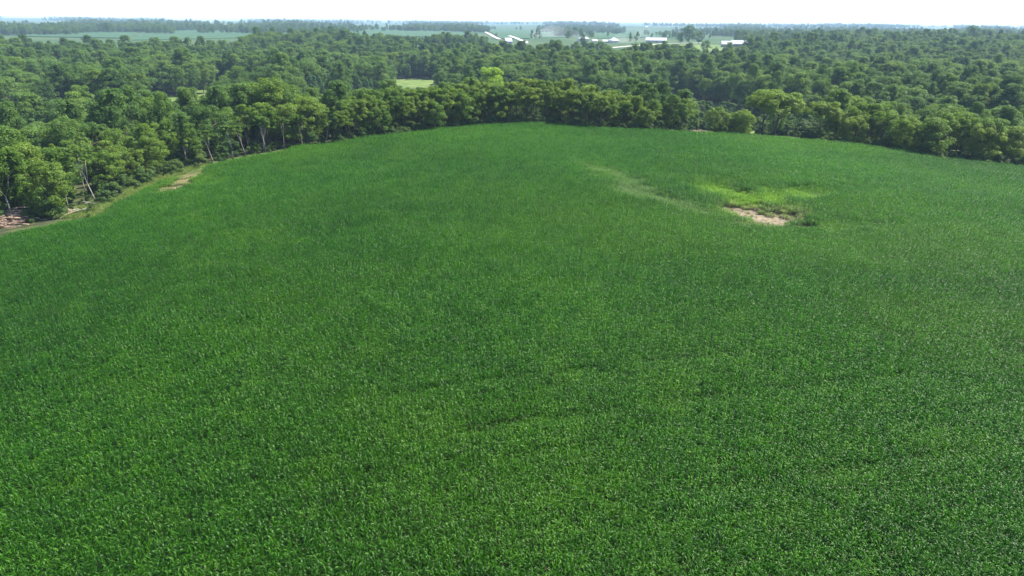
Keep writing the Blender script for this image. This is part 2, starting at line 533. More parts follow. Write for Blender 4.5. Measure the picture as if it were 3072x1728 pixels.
class TreeKind:
    """one shape of tree: a trunk mesh and a crown mesh, shared by copies"""
    def __init__(self, seed, H, Rc, base, nclump, nleaf, leaf, kind, mat, bark='bark', forks=1, r0=0.2, lean=0.0, nlimb=6):
        P, nr, tint, cen, rad, rs = crown_points(seed, H, Rc, base, nclump, nleaf, kind)
        if lean: P[:, 0] += lean * P[:, 2]; cen[:, 0] += lean * cen[:, 2]
        V, F = leaf_quads(P, nr, leaf, rs)
        self.V, self.F, self.tint = V, F, np.repeat(tint, 4)
        self.H, self.Rc = H, Rc
        self.crown = {}
        self.tb = trunk_mb(rs, H, base, cen, r0, forks, lean, nlimb)
        self.trunk = self.tb.mesh('trunk', M[bark], smooth=True)
        self.mat = mat
    def crown_mesh(self, mat=None):
        mat = mat or self.mat
        if mat not in self.crown:
            self.crown[mat] = np_mesh('crown', self.V, self.F, M[mat], self.tint)
        return self.crown[mat]
    def merged(self, name, mat, bark='bark'):
        """trunk and crown in one mesh, for the far mass of woodland"""
        tv = np.array(self.tb.v); nv = len(self.V)
        faces = self.F.tolist() + [[i + nv for i in f] for f in self.tb.f]
        V = np.vstack([self.V, tv])
        me = bpy.data.meshes.new(name)
        me.from_pydata(V.tolist(), [], faces)
        me.materials.append(M[mat]); me.materials.append(M[bark])
        mi = np.zeros(len(faces), dtype=np.int32); mi[len(self.F):] = 1
        me.polygons.foreach_set('material_index', mi)
        a = me.attributes.new('tint', 'FLOAT', 'POINT')
        a.data.foreach_set('value', np.concatenate([self.tint, np.full(len(tv), 0.5)]).astype(np.float32))
        return me

def plant(name, kind, loc, rz, sc, label, cat, group=None, mat=None):
    t = empty(name, loc, rz, sc)
    link('trunk', kind.trunk, t)
    link('crown', kind.crown_mesh(mat), t)
    tag(t, label, cat, group)
    return t

# ------------------------------------------------------------------ geometry-node scatter for masses nobody could count
def scatter(name, protos, pts, rot, scl, vid, extra=None):
    me = bpy.data.meshes.new(name)
    n = len(pts)
    me.vertices.add(n)
    me.vertices.foreach_set('co', np.asarray(pts, dtype=np.float32).ravel())
    a = me.attributes.new('rot', 'FLOAT_VECTOR', 'POINT'); a.data.foreach_set('vector', np.asarray(rot, dtype=np.float32).ravel())
    a = me.attributes.new('scl', 'FLOAT_VECTOR', 'POINT'); a.data.foreach_set('vector', np.asarray(scl, dtype=np.float32).ravel())
    a = me.attributes.new('vid', 'INT', 'POINT'); a.data.foreach_set('value', np.asarray(vid, dtype=np.int32))
    for k, v in (extra or {}).items():
        a = me.attributes.new(k, 'FLOAT', 'POINT'); a.data.foreach_set('value', np.asarray(v, dtype=np.float32))
    o = link(name, me)
    ng = bpy.data.node_groups.new(name + '_nodes', 'GeometryNodeTree')
    ng.interface.new_socket('Geometry', in_out='INPUT', socket_type='NodeSocketGeometry')
    ng.interface.new_socket('Geometry', in_out='OUTPUT', socket_type='NodeSocketGeometry')
    nd, lk = ng.nodes, ng.links
    gi = nd.new('NodeGroupInput'); go = nd.new('NodeGroupOutput')
    def named(nm, dt):
        k = nd.new('GeometryNodeInputNamedAttribute'); k.data_type = dt; k.inputs['Name'].default_value = nm
        return k.outputs['Attribute']
    ar, as_, av = named('rot', 'FLOAT_VECTOR'), named('scl', 'FLOAT_VECTOR'), named('vid', 'INT')
    e2r = nd.new('FunctionNodeEulerToRotation'); lk.new(ar, e2r.inputs[0])
    jn = nd.new('GeometryNodeJoinGeometry')
    for k, pm in enumerate(protos):
        po = bpy.data.objects.new(pm.name + '_shape', pm)       # never linked to the scene: only its mesh is used
        oi = nd.new('GeometryNodeObjectInfo'); oi.inputs['Object'].default_value = po
        g2i = nd.new('GeometryNodeGeometryToInstance'); lk.new(oi.outputs['Geometry'], g2i.inputs[0])
        cmp_ = nd.new('FunctionNodeCompare'); cmp_.data_type = 'INT'; cmp_.operation = 'EQUAL'
        lk.new(av, cmp_.inputs[2]); cmp_.inputs[3].default_value = k
        iop = nd.new('GeometryNodeInstanceOnPoints')
        lk.new(gi.outputs[0], iop.inputs['Points']); lk.new(cmp_.outputs[0], iop.inputs['Selection'])
        lk.new(g2i.outputs[0], iop.inputs['Instance']); lk.new(e2r.outputs[0], iop.inputs['Rotation']); lk.new(as_, iop.inputs['Scale'])
        lk.new(iop.outputs[0], jn.inputs[0])
    lk.new(jn.outputs[0], go.inputs[0])
    md = o.modifiers.new('scatter', 'NODES'); md.node_group = ng
    return o

# ------------------------------------------------------------------ corn field
_p, _q = hit(1481, 1333, z_field), hit(1779, 1290, z_field)
ROW = math.atan2(_q[1] - _p[1], _q[0] - _p[0])      # the faint rows run along the slope
def corn_patch(seed):
    rs = np.random.default_rng(seed)
    V, F, T = [], [], []
    for row in (-0.507, 0.0, 0.507):
        for k in range(9):
            if rs.uniform() < 0.07: continue
            px = -0.8 + 0.09 + k * 0.178 + rs.normal() * 0.04
            py = row + rs.normal() * 0.06
            h = rs.normal(2.0, 0.2)
            pt = rs.uniform(-0.15, 0.6)
            lx, ly = rs.normal(size=2) * 0.04
            nl = 9
            az0 = rs.uniform(0, 2 * math.pi)
            for i in range(nl):
                t = i / (nl - 1)
                z0 = h * (0.38 + 0.60 * t)
                a = az0 + (i % 2) * math.pi + rs.normal() * 0.35
                L = (0.62 + 0.35 * math.sin(math.pi * (0.25 + 0.6 * t))) * rs.uniform(0.8, 1.15)
                L *= (1 - 0.35 * t)
                up = R(66 + 17 * t + rs.normal() * 7)
                droop = rs.uniform(0.9, 2.5)
                w = 0.074 * rs.uniform(0.8, 1.15) * (1 - 0.25 * t)
                n = 5
                pts = []; x = 0.02; z = z0; ang = up
                for s_ in range(n):
                    pts.append((x, z))
                    x += math.cos(ang) * L / (n - 1); z += math.sin(ang) * L / (n - 1)
                    ang -= droop * (0.35 + 0.65 * (s_ / (n - 2))) * 0.62
                tw = rs.normal() * 0.35
                ca, sa = math.cos(a), math.sin(a)
                b0 = len(V)
                for s_, (qx, qz) in enumerate(pts):
                    ww = w * (0.55, 1.0, 0.95, 0.62, 0.06)[s_]
                    for sg in (-1, 1):
                        oy = sg * ww * 0.5
                        oz = sg * ww * 0.5 * math.sin(tw) + 0.018 * (1 if s_ in (1, 2) else 0)
                        V.append((px + lx * z0 + ca * qx - sa * oy, py + ly * z0 + sa * qx + ca * oy, qz + oz))
                        T.append(min(1.0, max(0.0, pt + rs.uniform(0, 0.4) + 0.2 * (s_ >= 3) + 0.15 * (t - 0.5))))
                for s_ in range(n - 1):
                    F.append((b0 + 2*s_, b0 + 2*s_ + 1, b0 + 2*s_ + 3, b0 + 2*s_ + 2))
            b0 = len(V)
            for z, rr in ((0.0, 0.018), (h * 1.02, 0.007)):
                for q in range(3):
                    V.append((px + lx * z + rr * math.cos(q * 2.1), py + ly * z + rr * math.sin(q * 2.1), z)); T.append(0.5)
            for q in range(3):
                F.append((b0 + q, b0 + (q + 1) % 3, b0 + 3 + (q + 1) % 3, b0 + 3 + q))
    return np_mesh('corn_plants', np.array(V), np.array(F), M['corn'], np.array(T))

YELLOW = [(spot(2190, 600, 5, 9, 0.4), 0.75), (spot(2250, 612, 5, 8, 0.3), 0.85), (spot(2300, 612, 5, 7, 0.0), 0.85), (spot(2390, 600, 5, 5, 0.0), 0.6), (spot(2440, 592, 4, 4, 0.0), 0.3), (spot(2150, 580, 8, 10, 0.3), 0.3), (spot(2200, 660, 6, 5, 0.0), 0.35), (spot(2480, 700, 8, 4, 0.0), 0.3), (spot(560, 552, 9, 13, 0.5), 0.3)]
def vnoise(x, y, seed=0):
    """smooth value noise"""
    xi = np.floor(x).astype(np.int64); yi = np.floor(y).astype(np.int64)
    fx = x - xi; fy = y - yi
    fx = fx * fx * (3 - 2 * fx); fy = fy * fy * (3 - 2 * fy)
    def h(a, b):
        n = (a * 374761393 + b * 668265263 + seed * 1442695041) & 0x7fffffff
        n = ((n ^ (n >> 13)) * 1274126177) & 0x7fffffff
        return ((n ^ (n >> 16)) & 0xffff) / 65535.0
    return (h(xi, yi) * (1 - fx) + h(xi + 1, yi) * fx) * (1 - fy) + (h(xi, yi + 1) * (1 - fx) + h(xi + 1, yi + 1) * fx) * fy

TINT = [(spot(2750, 770, 50, 22, 0.1), 0.13), (spot(2600, 640, 40, 20, 0.2), 0.10), (spot(1950, 700, 40, 25, 0.0), 0.12), (spot(2350, 440, 40, 25, 0.0), 0.14), (spot(850, 470, 30, 25, 0.5), 0.14), (spot(2900, 1000, 22, 16, 0.0), 0.12)]
STRIPS = [((1630, 1312), 22, 0.55), ((1600, 1413), 20, 0.6), ((1700, 1164), 24, 0.42), ((2560, 1480), 18, 0.35), ((2300, 1230), 26, 0.25)]
def corn_field():
    du, dv = 1.6, 1.52
    c, s_ = math.cos(ROW), math.sin(ROW)
    I, J = np.meshgrid(np.arange(-260, 260), np.arange(-240, 260))
    gu = I.ravel() * du; gv = J.ravel() * dv
    gu = gu + 0.8 * (J.ravel() % 2)
    x = gu * c - gv * s_; y = gu * s_ + gv * c
    az = np.degrees(np.arctan2(x, np.maximum(y, 0.1)))
    keep = (y > 12) & (np.abs(x) < 0.80 * y + 32) & (y < 330)
    x, y, gu, gv = x[keep], y[keep], gu[keep], gv[keep]
    sd = poly_dist(x, y)
    keep = sd < -0.7 - 0.9 * vnoise(x / 5, y / 5, 3)
    x, y, gu, gv, sd = x[keep], y[keep], gu[keep], gv[keep], sd[keep]
    n = len(x)
    hs = 0.95 + 0.18 * (vnoise(x / 17, y / 17, 1) - 0.5) + 0.14 * (vnoise(x / 4.0, y / 4.0, 2) - 0.5)
    # a few weak rows and old wheel lines
    for (u0, v0), half, k in STRIPS:
        px, py = spot(u0, v0, 0, 0)[:2]
        r0 = -px * s_ + py * c; a0 = px * c + py * s_
        w = np.exp(-((gv - r0 - 0.9 * np.sin(gu / 21.0)) / 0.7) ** 2) * (1 - smooth(half * 0.6, half, np.abs(gu - a0)))
        w = w * smooth(0.25, 0.6, vnoise(gu / 3.5, gv / 3.0, int(u0)))
        hs = hs - 0.36 * k * w
    hs = hs * (1 - 0.38 * smooth(-7, -1.5, sd) * (x < -62))
    yel = 0.05 * smooth(0.55, 0.9, vnoise(x / 22, y / 22, 11)) + 0.02 * smooth(0, 1, (x + y * 0.3) / 120) + 0.08 * smooth(0.6, 1.0, vnoise(x / 5, y / 5, 12))
    dry = np.zeros(n)
    for e, k in YELLOW:
        q = ell(x, y, *e); w = 1 - smooth(0.2, 1.35, q + 0.9 * (vnoise(x / 3, y / 3, 21) - 0.5))
        yel = np.maximum(yel, w * k); hs = hs * (1 - 0.25 * w)
    for e, k in PALE:
        q = ell(x, y, *e); w = 1 - smooth(0.3, 1.0, q + 0.7 * (vnoise(x / 3, y / 3, 22) - 0.5))
        dry = np.maximum(dry, w * k * 0.35); hs = hs * (1 - 0.25 * w)
    bare = np.zeros(n, dtype=bool)
    tan = np.zeros(n)
    for e, k in TAN:
        w = (1 - smooth(0.5, 1.25, ell(x, y, *e) + 0.8 * (vnoise(x / 2.2, y / 2.2, 24) - 0.5))) * k
        tan = np.maximum(tan, 0.85 * w); hs = hs * (1 - 0.62 * w); bare |= rng.uniform(0, 1, n) < 0.3 * w
    for e, k in TINT:
        yel = np.maximum(yel, k * (1 - smooth(0.2, 1.2, ell(x, y, *e) + 0.5 * (vnoise(x / 9, y / 9, 25) - 0.5))))
    for e in BARE:
        q = ell(x, y, *e) + 0.9 * (vnoise(x / 2.5, y / 2.5, 23) - 0.5)
        bare |= q < 0.95
        # stunted plants round the bare ground, most of all on the near side
        w = 1 - smooth(0.9, 1.7, q)
        hs = hs * (1 - 0.72 * w); bare |= rng.uniform(0, 1, n) < 0.8 * w * w
    keep = ~bare
    x, y, hs, yel, dry, tan = x[keep], y[keep], hs[keep], yel[keep], dry[keep], tan[keep]
    n = len(x)
    z = z_ground(x, y)
    e = 0.8
    zx = (z_ground(x + e, y) - z_ground(x - e, y)) / (2 * e); zy = (z_ground(x, y + e) - z_ground(x, y - e)) / (2 * e)
    flip = rng.integers(0, 2, n) * math.pi
    th = ROW + flip + rng.normal(size=n) * 0.02
    gx = zx * np.cos(th) + zy * np.sin(th)         # slope along local x
    gy = -zx * np.sin(th) + zy * np.cos(th)
    rot = np.column_stack([np.arctan(gy), -np.arctan(gx), th])
    hs = np.clip(hs, 0.25, 1.25)
    scl = np.column_stack([np.ones(n), np.ones(n), hs])
    protos = [corn_patch(100 + k) for k in range(8)]
    o = scatter('corn_crop', protos, np.column_stack([x, y, z]), rot, scl, rng.integers(0, 8, n), {'yel': yel, 'dry': dry, 'tan': tan})
    tag(o, 'tall green corn crop covering the domed field below the woods', 'corn', kind='stuff')
    print('corn patches', n)
corn_field()

# ------------------------------------------------------------------ tree shapes
BROAD = [TreeKind(200 + k, 14.0, 4.9, 2.4, 84, 11000, 0.38, 'round', 'broad', r0=0.22) for k in range(5)]
TALL = [TreeKind(220 + k, 17.0, 4.3, 2.8, 84, 11000, 0.38, 'tall', 'broad', r0=0.26) for k in range(3)]
LOCUST = [TreeKind(240 + k, 14.0, 3.5, 3.6, 60, 7500, 0.31, 'umbrella', 'locust', forks=1 + k % 2, r0=0.15, nlimb=8) for k in range(5)]
OPEN = [TreeKind(260 + k, 14.0, 5.6, 3.6, 84, 11500, 0.36, 'umbrella', 'edge', forks=(1, 2, 3, 2)[k], r0=0.25, nlimb=10) for k in range(4)]
FULL = [TreeKind(280 + k, 13.0, 4.6, 1.6, 80, 11000, 0.36, 'round', 'edge', forks=1 + k % 3, r0=0.22, nlimb=9) for k in range(4)]
COLUMN = [TreeKind(300 + k, 11.0, 2.4, 1.0, 44, 5000, 0.33, 'column', 'willow', r0=0.12) for k in range(3)]
BUSH = [TreeKind(320 + k, 3.4, 2.1, 0.25, 18, 2200, 0.30, 'bush', 'scrub', r0=0.05, nlimb=4) for k in range(4)]
PALE_T = [TreeKind(340 + k, 12.0, 2.8, 6.0, 20, 3000, 0.38, 'umbrella', 'broad', bark='pale_bark', r0=0.12, lean=(-0.22, -0.12, 0.10)[k], nlimb=5) for k in range(3)]
LIME = TreeKind(360, 16.0, 5.2, 4.0, 70, 11000, 0.38, 'round', 'lime', r0=0.25)
LEAN_R = TreeKind(361, 12.0, 2.6, 6.5, 18, 2800, 0.38, 'umbrella', 'edge', bark='pale_bark', r0=0.13, lean=0.30, nlimb=5)

# ------------------------------------------------------------------ the wooded edge of the field: every tree a thing
E = np.array(edge_w)
EU = np.array([p[0] for p in EDGE_PX], dtype=float)
seg = np.hypot(*np.diff(E, axis=0).T)
ARC = np.concatenate([[0], np.cumsum(seg)])

def edge_at(s):
    x = np.interp(s, ARC, E[:, 0]); y = np.interp(s, ARC, E[:, 1]); u = np.interp(s, ARC, EU)
    a = np.interp(s - 6, ARC, E[:, 0]), np.interp(s - 6, ARC, E[:, 1])
    b = np.interp(s + 6, ARC, E[:, 0]), np.interp(s + 6, ARC, E[:, 1])
    tx, ty = b[0] - a[0], b[1] - a[1]
    l = math.hypot(tx, ty) + 1e-9
    return x, y, -ty / l, tx / l, u           # outward normal points away from the corn

def arc_of(u):
    return float(np.interp(u, EU, ARC))

H_PROFILE = ([-60, 0, 300, 450, 640, 800, 1000, 1300, 1550, 1700, 1900, 2100, 2230, 2300, 2400, 2600, 2850, 3072, 3150],
             [12, 12.5, 11.5, 10.5, 11.5, 12.5, 12.6, 12.6, 14.4, 13.3, 11.0, 10.5, 11.0, 15.5, 13.0, 12.5, 13.0, 11.5, 11.5])

def zg(x, y):
    return float(z_ground(np.array([x]), np.array([y]))[0])

def proj(x, y, z):
    p = CM3.transposed() @ Vector((x, y, z - CAM_H))
    return 1536 + FPX * p.x / -p.z, 864 - FPX * p.y / -p.z

PLACED = []            # (x, y, radius) of the trees standing so far
def free(x, y, d):
    return all((x - a) ** 2 + (y - b) ** 2 > (d) ** 2 for a, b, c in PLACED)

SIGHT = []             # (u, half width px, distance) of things that must stay in view
def blocks(x, y, rad):
    d = math.hypot(x, y); u = proj(x, y, zg(x, y))[0]
    return any(abs(u - a) < b + rad * FPX / d and d < c + 0.5 for a, b, c in SIGHT)
OPENINGS = [(1160, 1305, 242), (552, 645, 292), (2110, 2152, 335)]      # meadows seen over the trees before them
OPEN_R = [math.hypot(*ground_hit((a + b) / 2, v)[:2]) for a, b, v in OPENINGS]
def over_opening(x, y, ztop):
    x, y, ztop = np.atleast_1d(x), np.atleast_1d(y), np.atleast_1d(ztop)
    P = np.column_stack([x, y, ztop - CAM_H]) @ np.array(CM3)
    u = 1536 + FPX * P[:, 0] / -P[:, 2]; v = 864 - FPX * P[:, 1] / -P[:, 2]
    m = np.zeros(len(x), dtype=bool)
    for (a, b, vb), r0 in zip(OPENINGS, OPEN_R):
        m |= (u > a - 12) & (u < b + 12) & (v < vb + 4) & (np.hypot(x, y) < r0 + 12)
    return m
PENDING = []           # edge trees: named together once all are known
def edge_tree(kind, x, y, H, zone, rank, tone, mat, name='tree', rz=None, widen=1.0):
    sc = H / kind.H
    PLACED.append((x, y, kind.Rc * sc))
    PENDING.append(dict(kind=kind, x=x, y=y, z=zg(x, y) - 0.05, sc=(sc * widen, sc * widen, sc), rz=random.uniform(0, 6.28) if rz is None else rz,
                        zone=zone, rank=rank, tone=tone, mat=mat, name=name))

def zone_of(u):
    for lim, z in ((-5, 'beyond'), (135, 'brush'), (275, 'leaning'), (430, 'bank'), (640, 'tan'), (800, 'darkgap'), (960, 'curve'), (1120, 'greybrush'), (1330, 'rising'),
                   (1480, 'belowlime'), (1640, 'crest'), (1790, 'bulge'), (1960, 'lowbelt'), (2110, 'snag'), (2260, 'gap'), (2420, 'open'),
                   (2560, 'afteropen'), (2700, 'rightrow'), (2800, 'beforefork'), (2900, 'fork'), (3072, 'corner')):
        if u < lim: return z
    return 'beyond'

ZONES = {
    'beyond': 'at the picture edge',
    'brush': 'behind the brown branch pile',
    'leaning': 'behind the fallen pale poles',
    'bank': 'above the grassy bank',
    'tan': 'above the tan bare streak',
    'darkgap': 'over the dark hollow past the streak',
    'curve': 'between dark hollow and grey brush heaps',
    'greybrush': 'over the grey brush heap',
    'rising': 'in belt climbing towards the lime-green tree',
    'belowlime': 'in belt under the lime-green tree',
    'crest': 'in tall belt on the crest',
    'bulge': 'where corn bulges into the belt',
    'lowbelt': 'in low belt right of the crest',
    'snag': 'beside the dark forked snag',
    'gap': 'beside the meadow gap at right',
    'open': 'among the open trunks before the pasture',
    'afteropen': 'right of the open trunks',
    'rightrow': 'in the even right-hand row',
    'beforefork': 'left of the tall forked tree',
    'fork': 'beside the tall forked tree',
    'corner': 'in the right corner of the field',
}

# --- trees the photograph singles out
def special(u, v, kind, H, label, name='tree', rz=0.0, mat=None, cat='tree', widen=1.0, depth=None, deeper=0.0):
    x, y, z, t = ground_hit(u, v)
    if deeper:
        k = (math.hypot(x, y) + deeper) / math.hypot(x, y); x *= k; y *= k
    sc = H / kind.H
    PLACED.append((x, y, kind.Rc * sc))
    if not deeper: SIGHT.append((u, 24.0 if u < 1000 else 8.0, math.hypot(x, y)))
    return plant(name, kind, (x, y, zg(x, y) - 0.05), rz, (sc * widen, sc * widen, sc), label, cat, None, mat)

special(289, 603, PALE_T[0], 11.5, 'leafy tree with a long pale trunk leaning left over the grassy bank', 'leaning_tree')
special(255, 572, PALE_T[1], 9.5, 'slim pale-stemmed tree just left of the long leaning trunk', 'leaning_tree')
special(641, 484, PALE_T[0], 8.5, 'pale leaning tree against the dark hollow past the tan streak', 'leaning_tree')
special(797, 457, PALE_T[1], 10.0, 'tree with a bright pale stem at the left belt front, right of the dark hollow', 'pale_stemmed_tree')
special(790, 456, PALE_T[2], 10.5, 'pale-stemmed tree almost touching its brighter twin on the left belt', 'pale_stemmed_tree')
special(908, 441, PALE_T[1], 9.5, 'tree with a crooked pale stem between dark hollow and grey brush heap', 'pale_stemmed_tree')
for u_, v_, h_, lab_ in ((562, 500, 8.0, 'thin pale-stemmed tree right above the tan streak'), (700, 472, 9.0, 'thin pale-stemmed tree in the middle of the dark hollow'),
                         (738, 465, 8.5, 'thin pale-stemmed tree at the right of the dark hollow'), (852, 447, 9.5, 'thin pale stem between the bright pair and the crooked pale stem'),
                         (975, 432, 10.0, 'thin pale-stemmed tree just left of the grey brush heaps'), (205, 620, 9.0, 'thin pale-stemmed tree above the fallen poles')):
    special(u_, v_, PALE_T[int(u_) % 3], h_, lab_, 'pale_stemmed_tree', u_ * 0.01)
special(2286, 407, OPEN[0], 15.6, 'broad tree on one straight dark trunk with pasture behind', 'open_trunk_tree', 1.0, widen=1.25)
special(2321, 409, OPEN[1], 15.2, 'broad tree on two dark trunks rising side by side before the pasture', 'twin_trunk_tree', 1.45, widen=1.3)
special(2384, 412, TreeKind(262, 13.0, 4.2, 5.4, 34, 6000, 0.40, 'umbrella', 'edge', r0=0.2, lean=0.16, nlimb=8), 12.5, 'tree with a dark trunk leaning right beside the pasture', 'leaning_tree')
special(2513, 421, OPEN[2], 12.8, 'rounded tree on a cluster of three dark stems in the right row', 'triple_stem_tree', 0.5)
special(2843, 474, OPEN[3], 14.4, 'tall yellow-green tree with a forked trunk on the right field edge', 'forked_tree', 1.35)
special(3018, 485, LEAN_R, 8.5, 'slender pale trunk leaning right in the right corner of the field', 'leaning_tree')
special(2010, 391, FULL[1], 12.5, 'dark tall ivy-clad tree standing above the low even belt', 'ivy_clad_tree', 0.2, 'broad', widen=0.75)
x_, y_, z_, t_ = ground_hit(1450, 372)
k_ = (math.hypot(x_, y_) + 26) / math.hypot(x_, y_); d_ = ray(1450, 200)
H_LIME = CAM_H + d_.z * math.hypot(x_, y_) * k_ / math.hypot(d_.x, d_.y) - zg(x_ * k_, y_ * k_)
print('lime tree height', H_LIME)
special(1450, 372, LIME, H_LIME, 'bright lime-green round-topped tree poking above the centre belt', 'lime_green_tree', 0.0, deeper=26)

# --- dead snag with a bare fork, and the bare grey tree in the left corner
def bare_tree(name, u, v, H, mat, label, seed, r0=0.17, forks=((0.45, -0.9), (0.45, 0.8))):
    x, y, z, t = ground_hit(u, v)
    rs = np.random.default_rng(seed)
    root = empty(name, (x, y, z - 0.2), math.atan2(-x, y))
    hb = H * 0.52
    m = MB(); m.tube([(0, 0, 0), (-0.1, 0, hb * 0.5), (-0.25, 0, hb)], [r0 * 1.2, r0 * 0.95, r0 * 0.75], 8)
    m.build('trunk', mat, root, True)
    for (k, sx) in forks:
        b = MB()
        p = [(-0.25, 0, hb - 0.1), (-0.25 + sx * H * 0.10, rs.normal() * 0.2, hb + H * 0.16), (-0.25 + sx * H * 0.17, rs.normal() * 0.4, hb + H * 0.44)]
        b.tube(p, [r0 * 0.62, r0 * 0.42, r0 * 0.1], 6)
        for q in range(4):
            t0 = rs.uniform(0.3, 0.9); a = Vector(p[1]).lerp(Vector(p[2]), t0)
            e = a + Vector((sx * rs.uniform(0.2, 1.3), rs.normal() * 0.7, rs.uniform(0.3, 1.5)))
            b.tube([a, (a + e) / 2 + Vector((0, 0, 0.1)), e], [r0 * 0.25, r0 * 0.16, r0 * 0.05], 5)
        b.build('limb', mat, root, True)
    PLACED.append((x, y, 1.0)); SIGHT.append((u, 22.0, math.hypot(x, y)))
    return tag(root, label, 'dead tree')
bare_tree('bare_tree', 40, 660, 10.0, M['pale_bark'], 'bare pale tree forking into a Y above the brown brush pile', 5)
bare_tree('snag', 2090, 396, 9.8, M['bark'], 'dead dark snag with a bare fork sticking out of the right belt', 6, 0.2, ((0.4, 0.95), (0.4, -0.25)))

# --- ranks along the edge
TONES = {'broad': ('dark green', 'broad'), 'locust': ('yellow-green', 'locust'), 'edge': ('bright green', 'edge'), 'wood': ('blue-green', 'wood')}
def rank_row(s0, s1, off, step, kinds, mats, hmul, rank, jitter=1.4, skip=None, minspace=2.6, name='tree'):
    s = s0
    while s < s1:
        x, y, nx, ny, u = edge_at(s)
        o = off + random.uniform(-jitter, jitter)
        if u < 290: o += 8.0
        if 290 < u < 610: o += 2.5 + 5.0 * math.sin(math.pi * (u - 290) / 320)       # grassy bank keeps the trees back
        px, py = x + nx * o + random.uniform(-1, 1), y + ny * o + random.uniform(-1, 1)
        s += step * random.uniform(0.75, 1.3)
        if skip and any(a < u < b for a, b in skip): continue
        if not free(px, py, minspace): continue
        if blocks(px, py, 2.2): continue
        if poly_dist(np.array([px]), np.array([py]))[0] < 1.2: continue
        if not -30 < proj(px, py, zg(px, py))[0] < 3105: continue
        mt = random.choice(mats)
        H = float(np.interp(u, *H_PROFILE)) * hmul * random.uniform(0.86, 1.14)
        if over_opening(px, py, zg(px, py) + H)[0]: H *= 0.84
        if over_opening(px, py, zg(px, py) + H)[0] and rank != 'front': continue
        edge_tree(random.choice(kinds), px, py, H, zone_of(u), rank, TONES[mt][0], mt, name)
LEFT0, LEFT1, C1, R0, R1 = arc_of(-55), arc_of(820), arc_of(2100), arc_of(2420), arc_of(3140)
MIXL = ['broad', 'broad', 'edge', 'wood', 'locust']
rank_row(LEFT0, LEFT1, 4.2, 5.6, BROAD + FULL, MIXL, 0.88, 'front', name='broadleaf_tree')
rank_row(LEFT0, LEFT1, 10.5, 6.2, BROAD + TALL, MIXL, 1.08, 'second', name='broadleaf_tree')
rank_row(LEFT0, LEFT1, 17.5, 6.8, BROAD + TALL, MIXL, 1.12, 'third', name='broadleaf_tree')
rank_row(LEFT0, LEFT1, 25.0, 7.2, BROAD + TALL + LOCUST, MIXL, 1.15, 'fourth', name='broadleaf_tree')
MIXC = ['locust', 'locust', 'locust', 'broad', 'edge']
rank_row(LEFT1, C1, 3.4, 4.0, LOCUST + FULL[:1], ['locust', 'broad', 'locust'], 0.90, 'front', jitter=1.0, minspace=2.2, name='locust_tree')
rank_row(LEFT1, C1, 8.0, 4.4, LOCUST, MIXC, 1.0, 'second', minspace=2.4, name='locust_tree')
rank_row(LEFT1, C1, 13.5, 5.2, LOCUST + BROAD[:2], MIXC, 1.04, 'third', name='locust_tree')
rank_row(LEFT1, arc_of(1900), 20.0, 6.0, LOCUST + BROAD[:3], MIXC, 1.05, 'fourth', name='locust_tree')
MIXR = ['edge', 'edge', 'broad', 'locust']
rank_row(C1, arc_of(2272), 4.5, 3.6, FULL, MIXR, 0.80, 'front', skip=[(2112, 2150)], minspace=2.4, name='broadleaf_tree')
rank_row(arc_of(2150), arc_of(2262), 9.5, 4.6, FULL, MIXR, 0.9, 'second', minspace=2.8, name='broadleaf_tree')
rank_row(arc_of(2262), arc_of(2420), 19.0, 6.5, FULL, MIXR, 0.36, 'second', minspace=7.0, name='broadleaf_tree')
rank_row(R0, R1, 4.5, 6.0, FULL + OPEN, MIXR, 0.95, 'front', minspace=3.6, name='broadleaf_tree')
rank_row(arc_of(2395), R1, 10.0, 7.0, FULL + OPEN, MIXR, 1.0, 'second', minspace=4.0, name='broadleaf_tree')

# label the ranks: by tone, rank and neighbourhood; two or three alike are told apart from left to right
RANKW = {'front': 'front rank', 'second': 'second rank', 'third': 'third rank', 'fourth': 'rear rank'}
bins = {}
for p in PENDING:
    bins.setdefault((p['zone'], p['rank'], p['tone'], p['name']), []).append(p)
for (zone, rank, tone, name), lst in bins.items():
    lst.sort(key=lambda p: proj(p['x'], p['y'], p['z'])[0])
    for i, p in enumerate(lst):
        kindw = 'locust' if name == 'locust_tree' else 'broadleaf tree'
        pre = ''
        if len(lst) == 2: pre = ('left-hand ', 'right-hand ')[i]
        elif len(lst) == 3: pre = ('leftmost ', 'middle ', 'rightmost ')[i]
        elif len(lst) < 8: pre = ('leftmost ', 'second ', 'third ', 'fourth ', 'fifth ', 'sixth ', 'seventh ')[i]
        lab = f"{pre}{tone} {kindw}, {RANKW[rank]}, {ZONES[zone]}"
        grp = 'trees along the field edge' if len(lst) < 8 else f'{tone} {kindw} {RANKW[rank]} {zone}'
        plant(p['name'], p['kind'], (p['x'], p['y'], p['z']), p['rz'], p['sc'], lab, 'tree', grp, p['mat'])
print('edge trees', len(PENDING))

# ------------------------------------------------------------------ undergrowth, verge grass (masses)
def in_clear(x, y, k=1.0):
    m = np.zeros(np.shape(x), dtype=bool)
    for c in CLEARINGS: m |= ell(x, y, *c) < k
    return m

